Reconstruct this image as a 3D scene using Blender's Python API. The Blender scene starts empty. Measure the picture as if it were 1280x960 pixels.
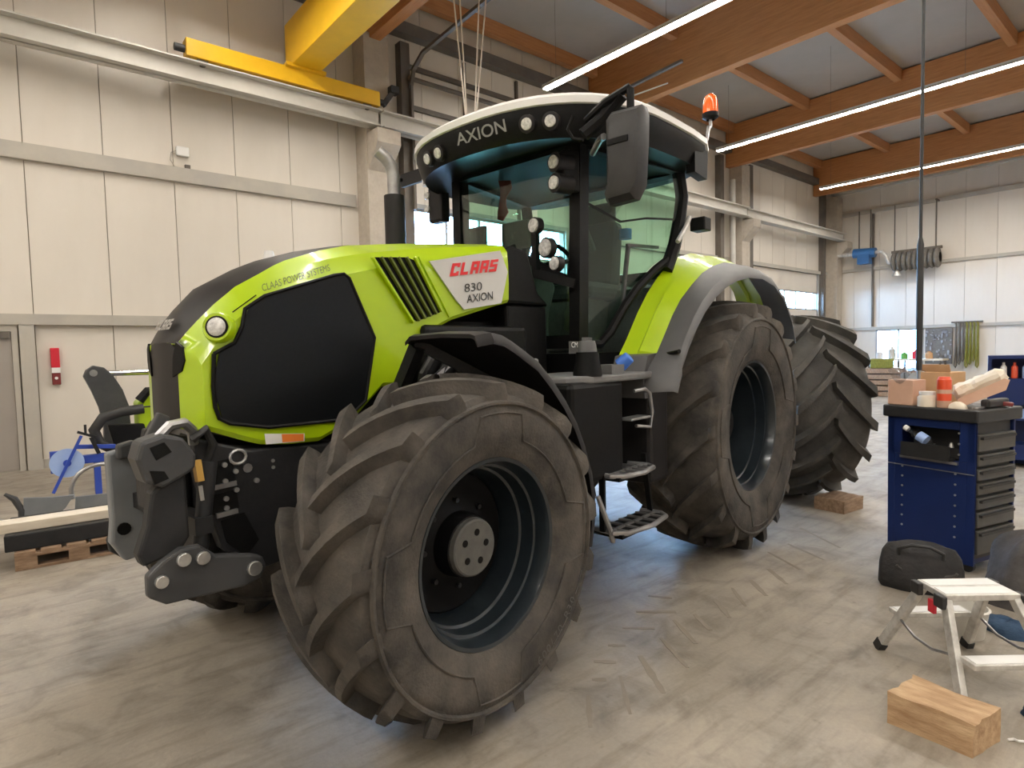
import bpy, bmesh, math, random
from mathutils import Vector, Matrix
random.seed(7)
S = bpy.context.scene
COL = S.collection
PI = math.pi

# ---------------------------------------------------------------- camera, sky, exposure
cam_d = bpy.data.cameras.new('camera')
cam = bpy.data.objects.new('camera', cam_d)
COL.objects.link(cam)
cam_d.sensor_width = 36.0
cam_d.lens = 21.357
cam_d.clip_start = 0.05
cam.matrix_world = Matrix(((0.76156, 0.05341, -0.64589, 0.0),
                           (-0.64768, 0.02698, -0.76144, 0.0),
                           (-0.02324, 0.99821, 0.05514, 1.63),
                           (0, 0, 0, 1)))
S.camera = cam
W = bpy.data.worlds.new('sky')
S.world = W
W.use_nodes = True
W.node_tree.nodes['Background'].inputs[0].default_value = (0.36, 0.62, 1.0, 1)
W.node_tree.nodes['Background'].inputs[1].default_value = 46.0
S.view_settings.view_transform = 'Standard'
S.view_settings.look = 'None'
S.view_settings.exposure = 0.0
S.view_settings.gamma = 1.0
S.cycles.sample_clamp_indirect = 4.0
S.view_settings.use_curve_mapping = False
LAMP_STRENGTH = 140.0
LAMP_COLOR = (1.0, 0.935, 0.845)

# ---------------------------------------------------------------- materials
MATS = {}
def srgb(r, g, b):
    f = lambda c: c / 12.92 if c <= 0.04045 else ((c + 0.055) / 1.055) ** 2.4
    return (f(r / 255), f(g / 255), f(b / 255))

def mat(name, col, rough=0.5, metal=0.0, col2=None, scale=6.0, detail=4.0, stretch=None, bump=0.0, bscale=None,
        coat=0.0, lo=0.35, hi=0.65, spec=0.5, emit=None, es=0.0, rvar=0.0):
    m = bpy.data.materials.new(name); m.use_nodes = True
    nt = m.node_tree; N = nt.nodes; L = nt.links
    b = N['Principled BSDF']
    b.inputs['Base Color'].default_value = (*col, 1)
    b.inputs['Roughness'].default_value = rough
    b.inputs['Metallic'].default_value = metal
    b.inputs['Coat Weight'].default_value = coat
    b.inputs['Coat Roughness'].default_value = 0.08
    b.inputs['Specular IOR Level'].default_value = spec
    if emit:
        b.inputs['Emission Color'].default_value = (*emit, 1)
        b.inputs['Emission Strength'].default_value = es
    if col2 or bump or rvar:
        tc = N.new('ShaderNodeTexCoord'); mp = N.new('ShaderNodeMapping')
        L.new(tc.outputs['Object'], mp.inputs[0])
        if stretch: mp.inputs['Scale'].default_value = stretch
        n = N.new('ShaderNodeTexNoise'); n.inputs['Scale'].default_value = scale; n.inputs['Detail'].default_value = detail
        n.inputs['Roughness'].default_value = 0.62
        L.new(mp.outputs[0], n.inputs['Vector'])
        if col2:
            r = N.new('ShaderNodeValToRGB'); r.color_ramp.elements[0].position = lo; r.color_ramp.elements[1].position = hi
            r.color_ramp.elements[0].color = (*col, 1); r.color_ramp.elements[1].color = (*col2, 1)
            L.new(n.outputs['Fac'], r.inputs[0]); L.new(r.outputs[0], b.inputs['Base Color'])
        if rvar:
            mr = N.new('ShaderNodeMapRange'); mr.inputs['To Min'].default_value = rough - rvar; mr.inputs['To Max'].default_value = rough + rvar
            mr.inputs['From Min'].default_value = 0.3; mr.inputs['From Max'].default_value = 0.7
            L.new(n.outputs['Fac'], mr.inputs[0]); L.new(mr.outputs[0], b.inputs['Roughness'])
        if bump:
            n2 = n
            if bscale:
                n2 = N.new('ShaderNodeTexNoise'); n2.inputs['Scale'].default_value = bscale; n2.inputs['Detail'].default_value = 3
                L.new(mp.outputs[0], n2.inputs['Vector'])
            bp = N.new('ShaderNodeBump'); bp.inputs['Strength'].default_value = bump; bp.inputs['Distance'].default_value = 0.02
            L.new(n2.outputs['Fac'], bp.inputs['Height']); L.new(bp.outputs[0], b.inputs['Normal'])
    MATS[name] = m
    return m

def glassmat(name, tint, gl=0.10, rough=0.02):
    m = bpy.data.materials.new(name); m.use_nodes = True
    nt = m.node_tree; N = nt.nodes; L = nt.links
    N.remove(N['Principled BSDF'])
    t = N.new('ShaderNodeBsdfTransparent'); t.inputs[0].default_value = (*tint, 1)
    g = N.new('ShaderNodeBsdfGlossy'); g.inputs['Roughness'].default_value = rough
    lw = N.new('ShaderNodeLayerWeight'); pw = N.new('ShaderNodeMath'); pw.operation = 'POWER'; pw.inputs[1].default_value = 4.0
    mr = N.new('ShaderNodeMapRange'); mr.inputs['To Min'].default_value = 0.035; mr.inputs['To Max'].default_value = 0.9
    L.new(lw.outputs['Facing'], pw.inputs[0]); L.new(pw.outputs[0], mr.inputs[0])
    mx = N.new('ShaderNodeMixShader')
    L.new(mr.outputs[0], mx.inputs[0]); L.new(t.outputs[0], mx.inputs[1]); L.new(g.outputs[0], mx.inputs[2])
    L.new(mx.outputs[0], N['Material Output'].inputs[0])
    MATS[name] = m
    return m

M = MATS
mat('lime', (0.39, 0.575, 0.003), 0.34, coat=0.45, col2=(0.41, 0.595, 0.004), scale=3)
mat('black_plastic', (0.0035, 0.0035, 0.0038), 0.5, col2=(0.006, 0.006, 0.006), scale=30, spec=0.15)
mat('hood_black', (0.014, 0.013, 0.0135), 0.45, col2=(0.018, 0.0165, 0.017), scale=8, spec=0.22)
mat('grille_mesh', (0.004, 0.005, 0.006), 0.32, col2=(0.006, 0.007, 0.008), scale=60, spec=0.2)
mat('chassis_grey', (0.014, 0.0145, 0.016), 0.45, col2=(0.022, 0.022, 0.024), scale=5, bump=0.1, bscale=60, spec=0.25)
mat('link_grey', (0.040, 0.042, 0.045), 0.45, col2=(0.06, 0.061, 0.063), scale=5, spec=0.35)
mat('link_dark', (0.016, 0.0165, 0.018), 0.5, col2=(0.026, 0.026, 0.027), scale=6, spec=0.22)
mat('plate_blue_grey', (0.16, 0.175, 0.19), 0.42, col2=(0.20, 0.21, 0.22), scale=4)
mat('fender_grey', (0.085, 0.086, 0.089), 0.5, col2=(0.10, 0.10, 0.102), scale=6)
mat('platform_grey', (0.13, 0.13, 0.132), 0.55, col2=(0.17, 0.17, 0.17), scale=9)
mat('tyre', (0.030, 0.0285, 0.027), 0.8, col2=(0.110, 0.096, 0.081), scale=5.0, detail=8, lo=0.33, hi=0.72, bump=0.25, bscale=70, spec=0.3)
mat('tyre_clean', (0.036, 0.035, 0.033), 0.75, col2=(0.085, 0.079, 0.070), scale=4.0, detail=8, bump=0.2, bscale=70, spec=0.35)
mat('rim', (0.014, 0.020, 0.026), 0.28, metal=0.3, col2=(0.021, 0.029, 0.036), scale=6, coat=0.3)
mat('rim_black', (0.004, 0.004, 0.0045), 0.6, spec=0.15)
mat('hub_grey', (0.07, 0.07, 0.066), 0.55, col2=(0.10, 0.097, 0.09), scale=14)
mat('bolt', (0.5, 0.5, 0.5), 0.35, metal=0.8, col2=(0.62, 0.62, 0.6), scale=30)
mat('chrome', (0.8, 0.8, 0.82), 0.12, metal=1.0)
mat('steel', (0.30, 0.30, 0.31), 0.4, metal=0.8, col2=(0.45, 0.45, 0.45), scale=8)
mat('aluminium', (0.50, 0.49, 0.465), 0.42, metal=0.5, col2=(0.75, 0.74, 0.71), scale=14)
mat('white_panel', (0.62, 0.62, 0.61), 0.35, col2=(0.66, 0.66, 0.65), scale=4)
mat('white_plastic', (0.80, 0.80, 0.79), 0.4)
mat('lamp_lens', (0.42, 0.42, 0.41), 0.12, coat=0.6, col2=(0.78, 0.78, 0.76), scale=45)
mat('red_print', (0.72, 0.02, 0.025), 0.4)
mat('dark_print', (0.03, 0.03, 0.03), 0.45)
mat('silver_print', (0.25, 0.25, 0.25), 0.4)
mat('orange_lens', (0.9, 0.13, 0.015), 0.2, coat=0.5)
mat('orange_print', (0.75, 0.2, 0.03), 0.5)
mat('blue_cap', (0.05, 0.17, 0.62), 0.45)
mat('seat_fabric', (0.035, 0.036, 0.04), 0.85, col2=(0.055, 0.055, 0.06), scale=40)
mat('cab_trim', (0.05, 0.05, 0.052), 0.6, col2=(0.07, 0.07, 0.07), scale=20)
mat('screen_dark', (0.01, 0.015, 0.02), 0.15)
mat('red_cloth', (0.22, 0.03, 0.03), 0.85, col2=(0.3, 0.05, 0.05), scale=20)
glassmat('cab_glass', (0.80, 0.93, 0.86))
glassmat('window_glass', (0.93, 0.96, 0.98))
glassmat('bag_film', (0.85, 0.86, 0.88), rough=0.2)
mat('louvre_olive', (0.10, 0.13, 0.012), 0.45)
mat('dark_olive', (0.10, 0.13, 0.03), 0.5)
mat('brass', (0.55, 0.33, 0.08), 0.4, metal=0.6)
mat('mirror_grey', (0.026, 0.026, 0.027), 0.42, col2=(0.034, 0.034, 0.034), scale=12, spec=0.35)
mat('blue_bright', (0.02, 0.22, 0.62), 0.5)
# building
mat('wall_panel', (0.66, 0.615, 0.545), 0.55, col2=(0.70, 0.655, 0.585), scale=1.2, stretch=(1, 1, 0.3))
mat('wall_joint', (0.30, 0.27, 0.22), 0.8, col2=(0.33, 0.3, 0.25), scale=4)
mat('girt', (0.40, 0.375, 0.335), 0.5, col2=(0.46, 0.43, 0.37), scale=2)
mat('steel_dark', (0.10, 0.085, 0.07), 0.6, col2=(0.13, 0.11, 0.09), scale=3)
mat('concrete_column', (0.42, 0.37, 0.31), 0.85, col2=(0.48, 0.43, 0.36), scale=7, bump=0.1, bscale=40)
mat('rail_paint', (0.52, 0.50, 0.45), 0.5, col2=(0.57, 0.55, 0.5), scale=2)
mat('glulam', (0.36, 0.135, 0.036), 0.55, col2=(0.50, 0.21, 0.065), scale=3.0, detail=6, stretch=(8, 0.6, 8), lo=0.3, hi=0.7)
mat('purlin_wood', (0.38, 0.155, 0.05), 0.6, col2=(0.48, 0.215, 0.08), scale=3.0, detail=6, stretch=(0.6, 8, 8), lo=0.3, hi=0.7)
mat('ceiling_sheet', (0.40, 0.375, 0.335), 0.7, col2=(0.44, 0.41, 0.37), scale=0.8)
mat('crane_yellow', (0.80, 0.46, 0.012), 0.4, col2=(0.74, 0.42, 0.012), scale=3)
mat('lamp_housing', (0.6, 0.6, 0.58), 0.5)
mat('lamp_tube', (0.9, 0.9, 0.9), 0.4, emit=LAMP_COLOR, es=LAMP_STRENGTH)
mat('door_taupe', (0.30, 0.27, 0.245), 0.5, col2=(0.32, 0.29, 0.26), scale=2)
mat('gate_frame', (0.35, 0.35, 0.34), 0.5)
mat('yard', (0.35, 0.36, 0.37), 0.9, col2=(0.42, 0.42, 0.42), scale=2)
mat('rope', (0.62, 0.55, 0.48), 0.8)
# other things
mat('timber', (0.34, 0.20, 0.10), 0.75, col2=(0.60, 0.42, 0.25), scale=4, detail=7, stretch=(5, 1.2, 5), lo=0.32, hi=0.66, bump=0.3, bscale=25)
mat('timber_old', (0.20, 0.125, 0.075), 0.85, col2=(0.34, 0.23, 0.15), scale=5, detail=6, stretch=(1.5, 6, 6), bump=0.2, bscale=30)
mat('pale_plank', (0.66, 0.58, 0.46), 0.75, col2=(0.74, 0.67, 0.55), scale=4, stretch=(1, 7, 7))
mat('cabinet_blue', (0.0045, 0.016, 0.085), 0.45, col2=(0.006, 0.019, 0.10), scale=3, spec=0.35)
mat('cabinet_black', (0.013, 0.013, 0.014), 0.5, col2=(0.02, 0.02, 0.02), scale=12)
mat('drawer_grey', (0.055, 0.054, 0.05), 0.5, col2=(0.075, 0.072, 0.065), scale=6)
mat('bag_black', (0.013, 0.013, 0.014), 0.85, col2=(0.024, 0.022, 0.022), scale=9, bump=0.4, bscale=25)
mat('jacket_grey', (0.042, 0.039, 0.038), 0.9, col2=(0.075, 0.069, 0.067), scale=6, bump=0.5, bscale=16)
mat('cardboard', (0.50, 0.30, 0.15), 0.8, col2=(0.58, 0.37, 0.20), scale=5)
mat('pink_card', (0.62, 0.38, 0.27), 0.75, col2=(0.68, 0.44, 0.32), scale=5)
mat('paper_cream', (0.70, 0.62, 0.50), 0.8, col2=(0.78, 0.71, 0.60), scale=5)
mat('red_can', (0.72, 0.08, 0.025), 0.35, coat=0.3)
mat('paint_blue', (0.03, 0.07, 0.40), 0.4)
mat('disc_blue', (0.32, 0.46, 0.80), 0.4, col2=(0.38, 0.52, 0.84), scale=4)
mat('sling_green', (0.13, 0.135, 0.015), 0.8, col2=(0.21, 0.20, 0.03), scale=20)
mat('sling_grey', (0.11, 0.10, 0.085), 0.8)
mat('rubber_hose', (0.018, 0.018, 0.018), 0.55)
mat('red_box', (0.55, 0.012, 0.03), 0.4)
mat('red_dark', (0.16, 0.02, 0.02), 0.4)
mat('fan_blue', (0.03, 0.12, 0.30), 0.4)
mat('duct_grey', (0.13, 0.12, 0.11), 0.7, col2=(0.18, 0.17, 0.15), scale=10)
mat('cloth_blue', (0.02, 0.05, 0.10), 0.85, bump=0.4, bscale=30)
mat('skid', (0.22, 0.19, 0.15), 0.8, col2=(0.26, 0.225, 0.185), scale=6)
mat('shelf_green', (0.10, 0.32, 0.06), 0.6)

# concrete floor: blotches, fine grain, faint scratches, worn gloss
def floor_mat():
    m = bpy.data.materials.new('concrete_floor'); m.use_nodes = True
    nt = m.node_tree; N = nt.nodes; L = nt.links; b = N['Principled BSDF']
    tc = N.new('ShaderNodeTexCoord')
    def noise(sc, det, vec=None, dist=0.0):
        n = N.new('ShaderNodeTexNoise'); n.inputs['Scale'].default_value = sc; n.inputs['Detail'].default_value = det
        n.inputs['Distortion'].default_value = dist; n.inputs['Roughness'].default_value = 0.6
        L.new(vec or tc.outputs['Object'], n.inputs['Vector']); return n
    def ramp(n, stops):
        r = N.new('ShaderNodeValToRGB'); e = r.color_ramp.elements
        e[0].position, e[0].color = stops[0][0], (*stops[0][1], 1); e[1].position, e[1].color = stops[-1][0], (*stops[-1][1], 1)
        for p, c in stops[1:-1]:
            x = e.new(p); x.color = (*c, 1)
        L.new(n.outputs['Fac'], r.inputs[0]); return r
    def mix(a, bb, fac, mode='MULTIPLY'):
        x = N.new('ShaderNodeMix'); x.data_type = 'RGBA'; x.blend_type = mode; x.inputs['Factor'].default_value = fac
        L.new(a, x.inputs['A']); L.new(bb, x.inputs['B']); return x.outputs['Result']
    big = ramp(noise(0.55, 5, dist=0.6), [(0.3, (0.24, 0.210, 0.172)), (0.5, (0.32, 0.282, 0.232)), (0.72, (0.40, 0.357, 0.298))])
    mid = ramp(noise(3.2, 6, dist=0.8), [(0.32, (0.62, 0.61, 0.60)), (0.5, (1, 1, 1)), (0.70, (1.16, 1.15, 1.13))])
    mp = N.new('ShaderNodeMapping'); mp.inputs['Scale'].default_value = (1.0, 7.0, 1.0); mp.inputs['Rotation'].default_value = (0, 0, 0.5)
    L.new(tc.outputs['Object'], mp.inputs[0])
    streak = ramp(noise(1.6, 6, mp.outputs[0]), [(0.34, (0.70, 0.69, 0.67)), (0.5, (1, 1, 1)), (1.0, (1.03, 1.03, 1.03))])
    fine = ramp(noise(45, 3), [(0.3, (0.88, 0.88, 0.88)), (0.7, (1.05, 1.05, 1.05))])
    spot = ramp(noise(14, 2), [(0.22, (0.55, 0.53, 0.5)), (0.32, (1, 1, 1)), (1.0, (1, 1, 1))])
    c = mix(big.outputs[0], mid.outputs[0], 0.85); c = mix(c, streak.outputs[0], 0.8); c = mix(c, fine.outputs[0], 0.7); c = mix(c, spot.outputs[0], 0.6)
    L.new(c, b.inputs['Base Color'])
    rr = N.new('ShaderNodeMapRange'); rr.inputs['From Min'].default_value = 0.3; rr.inputs['From Max'].default_value = 0.7
    rr.inputs['To Min'].default_value = 0.38; rr.inputs['To Max'].default_value = 0.6
    L.new(noise(2.0, 5).outputs['Fac'], rr.inputs[0]); L.new(rr.outputs[0], b.inputs['Roughness'])
    bp = N.new('ShaderNodeBump'); bp.inputs['Strength'].default_value = 0.12; bp.inputs['Distance'].default_value = 0.01
    L.new(noise(60, 3).outputs['Fac'], bp.inputs['Height']); L.new(bp.outputs[0], b.inputs['Normal'])
    b.inputs['Specular IOR Level'].default_value = 0.45
    MATS['concrete_floor'] = m
floor_mat()

# ---------------------------------------------------------------- mesh helpers
class MB:
    def __init__(self): self.v = []; self.f = []
    def add(self, vs, fs):
        o = len(self.v); self.v += [tuple(p) for p in vs]; self.f += [tuple(i + o for i in f) for f in fs]; return self
    def box(self, a, b, rot=None, piv=None):
        x0, y0, z0 = a; x1, y1, z1 = b
        vs = [Vector(p) for p in ((x0, y0, z0), (x1, y0, z0), (x1, y1, z0), (x0, y1, z0), (x0, y0, z1), (x1, y0, z1), (x1, y1, z1), (x0, y1, z1))]
        if rot is not None:
            c = Vector(piv) if piv else sum(vs, Vector()) / 8
            vs = [c + rot @ (p - c) for p in vs]
        return self.add(vs, [(0, 3, 2, 1), (4, 5, 6, 7), (0, 1, 5, 4), (1, 2, 6, 5), (2, 3, 7, 6), (3, 0, 4, 7)])
    def bar(self, p, q, w, h=None, up=(0, 0, 1), w2=None, h2=None):
        p, q = Vector(p), Vector(q); h = h or w; d = (q - p).normalized(); up = Vector(up)
        if abs(d.dot(up)) > 0.98: up = Vector((1, 0, 0))
        s = d.cross(up).normalized(); t = s.cross(d).normalized(); vs = []
        for c, ww, hh in ((p, w, h), (q, w2 or w, h2 or h)):
            vs += [c - s * ww / 2 - t * hh / 2, c + s * ww / 2 - t * hh / 2, c + s * ww / 2 + t * hh / 2, c - s * ww / 2 + t * hh / 2]
        return self.add(vs, [(0, 3, 2, 1), (4, 5, 6, 7), (0, 1, 5, 4), (1, 2, 6, 5), (2, 3, 7, 6), (3, 0, 4, 7)])
    def cyl(self, p, q, r, r2=None, n=16, caps=True):
        return self.tube([p, q], r, n, caps, radii=[r, r if r2 is None else r2])
    def tube(self, pts, r, n=10, caps=True, radii=None):
        pts = [Vector(p) for p in pts]; vs = []; fs = []; prev = None
        for i, p in enumerate(pts):
            d = (pts[min(i + 1, len(pts) - 1)] - pts[max(i - 1, 0)]).normalized()
            if prev is None:
                a = Vector((0, 0, 1)) if abs(d.z) < 0.9 else Vector((1, 0, 0)); s = d.cross(a).normalized()
            else: s = (prev - d * prev.dot(d)).normalized()
            prev = s; t = d.cross(s); rr = radii[i] if radii else r
            for k in range(n):
                a = 2 * PI * k / n; vs.append(p + (s * math.cos(a) + t * math.sin(a)) * rr)
        for i in range(len(pts) - 1):
            for k in range(n):
                fs.append((i * n + k, i * n + (k + 1) % n, (i + 1) * n + (k + 1) % n, (i + 1) * n + k))
        if caps: fs += [tuple(range(n - 1, -1, -1)), tuple((len(pts) - 1) * n + k for k in range(n))]
        return self.add(vs, fs)
    def loft(self, rings, closed=True, caps=True):
        n = len(rings[0]); vs = [p for r in rings for p in r]; fs = []
        for i in range(len(rings) - 1):
            for k in range(n if closed else n - 1):
                fs.append((i * n + k, i * n + (k + 1) % n, (i + 1) * n + (k + 1) % n, (i + 1) * n + k))
        if caps and closed: fs += [tuple(range(n - 1, -1, -1)), tuple((len(rings) - 1) * n + k for k in range(n))]
        return self.add(vs, fs)
    def lathe(self, prof, n=48, axis='y', c=(0, 0, 0), closed=False):
        """prof: list of (along, radius)"""
        vs = []; fs = []; m = len(prof)
        for k in range(n):
            a = 2 * PI * k / n
            for (y, r) in prof:
                if axis == 'y': p = (c[0] + r * math.cos(a), c[1] + y, c[2] + r * math.sin(a))
                elif axis == 'z': p = (c[0] + r * math.cos(a), c[1] + r * math.sin(a), c[2] + y)
                else: p = (c[0] + y, c[1] + r * math.cos(a), c[2] + r * math.sin(a))
                vs.append(p)
        for k in range(n):
            for j in range(m if closed else m - 1):
                fs.append((k * m + j, k * m + (j + 1) % m, ((k + 1) % n) * m + (j + 1) % m, ((k + 1) % n) * m + j))
        return self.add(vs, fs)
    def prism(self, poly, fn, d0, d1):
        """poly (a, b) points mapped by fn(a, b, depth), extruded from depth d0 to d1"""
        n = len(poly)
        vs = [fn(a, b, d0) for a, b in poly] + [fn(a, b, d1) for a, b in poly]
        return self.add(vs, [tuple(range(n - 1, -1, -1)), tuple(range(n, 2 * n))] + [(k, (k + 1) % n, n + (k + 1) % n, n + k) for k in range(n)])
    def grid(self, rows, thick=None):
        """rows of points; thick: offset vector for a second skin"""
        h, w = len(rows), len(rows[0]); vs = [Vector(p) for r in rows for p in r]
        fs = [(i * w + j, i * w + j + 1, (i + 1) * w + j + 1, (i + 1) * w + j) for i in range(h - 1) for j in range(w - 1)]
        if thick is not None:
            t = Vector(thick); n = len(vs); vs += [p + t for p in vs]
            fs += [tuple(n + i for i in reversed(f)) for f in fs]
            rim = [j for j in range(w)] + [i * w + w - 1 for i in range(1, h)] + [(h - 1) * w + j for j in range(w - 2, -1, -1)] + [i * w for i in range(h - 2, 0, -1)]
            for k in range(len(rim)):
                a, b = rim[k], rim[(k + 1) % len(rim)]; fs.append((b, a, n + a, n + b))
        return self.add(vs, fs)
    def ball(self, c, r, n=16, m=8, sc=(1, 1, 1), lo=-PI / 2):
        vs = []; fs = []
        for i in range(m + 1):
            t = lo + (PI / 2 - lo) * i / m
            for k in range(n):
                a = 2 * PI * k / n; vs.append((c[0] + r * sc[0] * math.cos(t) * math.cos(a), c[1] + r * sc[1] * math.cos(t) * math.sin(a), c[2] + r * sc[2] * math.sin(t)))
        for i in range(m):
            for k in range(n): fs.append((i * n + k, i * n + (k + 1) % n, (i + 1) * n + (k + 1) % n, (i + 1) * n + k))
        return self.add(vs, fs)
    def mesh(self, name, m, smooth=35.0):
        me = bpy.data.meshes.new(name); me.from_pydata(self.v, [], self.f)
        bm = bmesh.new(); bm.from_mesh(me)
        bmesh.ops.remove_doubles(bm, verts=bm.verts, dist=1e-5)
        bmesh.ops.recalc_face_normals(bm, faces=bm.faces)
        bm.to_mesh(me); bm.free()
        me.materials.append(M[m] if isinstance(m, str) else m)
        if smooth:
            me.polygons.foreach_set('use_smooth', [True] * len(me.polygons)); me.set_sharp_from_angle(angle=math.radians(smooth))
        me.update()
        return me
    def build(self, name, m, parent=None, smooth=35.0, bevel=0.0, label=None):
        o = bpy.data.objects.new(name, self.mesh(name, m, smooth)); COL.objects.link(o)
        if parent: o.parent = parent
        if label: o['label'] = label
        if bevel:
            b = o.modifiers.new('bevel', 'BEVEL'); b.width = bevel; b.segments = 2; b.limit_method = 'ANGLE'; b.angle_limit = math.radians(40)
        return o

def tag(o, label, cat, group=None, kind=None):
    o['label'] = label; o['category'] = cat
    if group: o['group'] = group
    if kind: o['kind'] = kind
    return o
def struct(o, label=None):
    o['kind'] = 'structure'
    if label: o['label'] = label
    return o
def thing(name, label, cat, loc=(0, 0, 0), rz=0.0, group=None):
    o = bpy.data.objects.new(name, None); COL.objects.link(o); o.empty_display_size = 0.1
    o.location = loc; o.rotation_euler = (0, 0, rz)
    return tag(o, label, cat, group)
def dup(root, loc, rz=None, label=None):
    r = root.copy(); COL.objects.link(r); r.location = loc
    if rz is not None: r.rotation_euler = (0, 0, rz)
    if label: r['label'] = label
    for ch in list(root.children):
        c = ch.copy(); COL.objects.link(c); c.parent = r
        for g in list(ch.children):
            d = g.copy(); COL.objects.link(d); d.parent = c
    return r
def inst(name, me, parent, loc=(0, 0, 0), rot=(0, 0, 0)):
    o = bpy.data.objects.new(name, me); COL.objects.link(o); o.parent = parent; o.location = loc; o.rotation_euler = rot; return o
def text(name, s, h, m, parent, o, xd, yd, depth=0.002, width=None, bold=0.0):
    """flat lettering: o = lower left corner, xd / yd = writing and up direction"""
    cu = bpy.data.curves.new(name, 'FONT'); cu.body = s; cu.size = 1.0; cu.offset = bold; cu.resolution_u = 4
    t = bpy.data.objects.new('tmp', cu); COL.objects.link(t)
    bpy.context.view_layer.update()
    me = bpy.data.meshes.new_from_object(t.evaluated_get(bpy.context.evaluated_depsgraph_get()))
    bpy.data.objects.remove(t); bpy.data.curves.remove(cu)
    xs = [v.co.x for v in me.vertices]; ys = [v.co.y for v in me.vertices]
    x0, x1, y0, y1 = min(xs), max(xs), min(ys), max(ys)
    xd = Vector(xd).normalized(); yd = Vector(yd).normalized(); nd = xd.cross(yd).normalized(); o = Vector(o)
    sy = h / (y1 - y0); sx = (width / (x1 - x0)) if width else sy
    for v in me.vertices:
        v.co = o + xd * (v.co.x - x0) * sx + yd * (v.co.y - y0) * sy + nd * depth
    me.materials.clear(); me.materials.append(M[m])
    ob = bpy.data.objects.new(name, me); COL.objects.link(ob)
    if parent: ob.parent = parent
    return ob
GLYPH = {'C': [(0, 0, 4, 1.2), (0, 0, 1.4, 5), (0, 3.8, 4, 5), (2.7, 0, 4, 1.7), (2.7, 3.3, 4, 5)], 'L': [(0, 0, 1.4, 5), (0, 0, 3.8, 1.2)],
         'A': [(0, 0, 1.4, 5), (2.7, 0, 4.1, 5), (0, 3.8, 4.1, 5), (0, 1.5, 4.1, 2.6)],
         'S': [(0, 0, 4, 1.15), (2.7, 0, 4, 3), (0, 2, 4, 3.05), (0, 2, 1.4, 5), (0, 3.9, 4, 5)]}
def block_letters(name, s, width, height, m, parent, o, xd, yd, depth=0.002):
    """heavy slanted block capitals as flat print"""
    mb = MB(); o = Vector(o); xd = Vector(xd).normalized(); yd = Vector(yd).normalized(); nd = xd.cross(yd).normalized()
    tot = len(s) * 4.8 - 0.7 + 1.0
    for i, ch in enumerate(s):
        for k, (a, b, c, d) in enumerate(GLYPH[ch]):
            vs = [o + xd * ((i * 4.8 + p + q * 0.2) / tot * width) + yd * (q / 5 * height) + nd * (depth + 0.00015 * k) for p, q in ((a, b), (c, b), (c, d), (a, d))]
            mb.add(vs, [(0, 1, 2, 3)])
    return mb.build(name, m, parent, smooth=0)
def Rz(a): return Matrix.Rotation(a, 3, 'Z')
# ================================================================ THE HALL
X0, X1, Y0, Y1, ZC = -7.0, 29.0, -9.0, 11.7, 9.35
struct(MB().box((X0, Y0, -0.2), (X1 + 0.3, Y1 + 0.3, 0)).build('floor', 'concrete_floor', smooth=0), 'beige worn concrete floor of the workshop hall')
struct(MB().box((X0 - 1, Y1 + 0.3, -0.25), (X1 + 20, Y1 + 25, -0.05)).build('trim_30', 'yard', smooth=0), 'grey paved yard outside the gates')
struct(MB().box((X1 + 0.3, Y0, -0.25), (X1 + 20, Y1 + 0.3, -0.05)).build('trim_31', 'yard', smooth=0), 'grey paved yard outside the far window')

def tyre_marks():
    A = [((2.039, 1.904), (1.867, 1.733)), ((2.285, 1.915), (2.07, 1.679)), ((2.516, 1.971), (2.315, 1.676)), ((2.762, 2.022), (2.595, 1.731)), ((3.004, 2.1), (2.843, 1.844)),
         ((3.16, 2.059), (3.043, 1.879)), ((3.45, 2.1), (3.27, 1.89)), ((3.694, 2.117), (3.488, 1.907)), ((3.914, 2.104), (3.732, 1.897)), ((4.2, 2.12), (4.02, 1.9)), ((4.551, 2.3), (4.351, 1.96)), ((4.85, 2.282), (4.674, 1.926)), ((5.353, 2.412), (5.041, 1.955)),
         ((2.156, 1.985), (2.207, 1.937)), ((2.294, 2.098), (2.372, 2.014)), ((2.479, 2.16), (2.549, 2.094)), ((2.7, 2.24), (2.83, 2.11)), ((2.931, 2.322), (3.108, 2.155)), ((3.182, 2.421), (3.262, 2.291))]
    mb = MB()
    for p, q in A:
        p, q = Vector((*p, 0.001)), Vector((*q, 0.001)); d = (q - p); n = Vector((-d.y, d.x, 0)).normalized(); w = random.uniform(0.012, 0.022)
        pts = []
        for i in range(7):
            t = i / 6; ww = w * (0.5 + 0.5 * math.sin(PI * (0.1 + 0.8 * t))) * random.uniform(0.7, 1.2)
            c = p + d * t; pts.append([c - n * ww, c + n * ww])
        mb.grid(pts, (0, 0, 0.0008))
    o = mb.build('tyre_marks', 'skid', smooth=0); o['kind'] = 'stuff'; o['label'] = 'dark slanted tread prints left on the beige floor'; o['category'] = 'marks'
tyre_marks()

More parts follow.
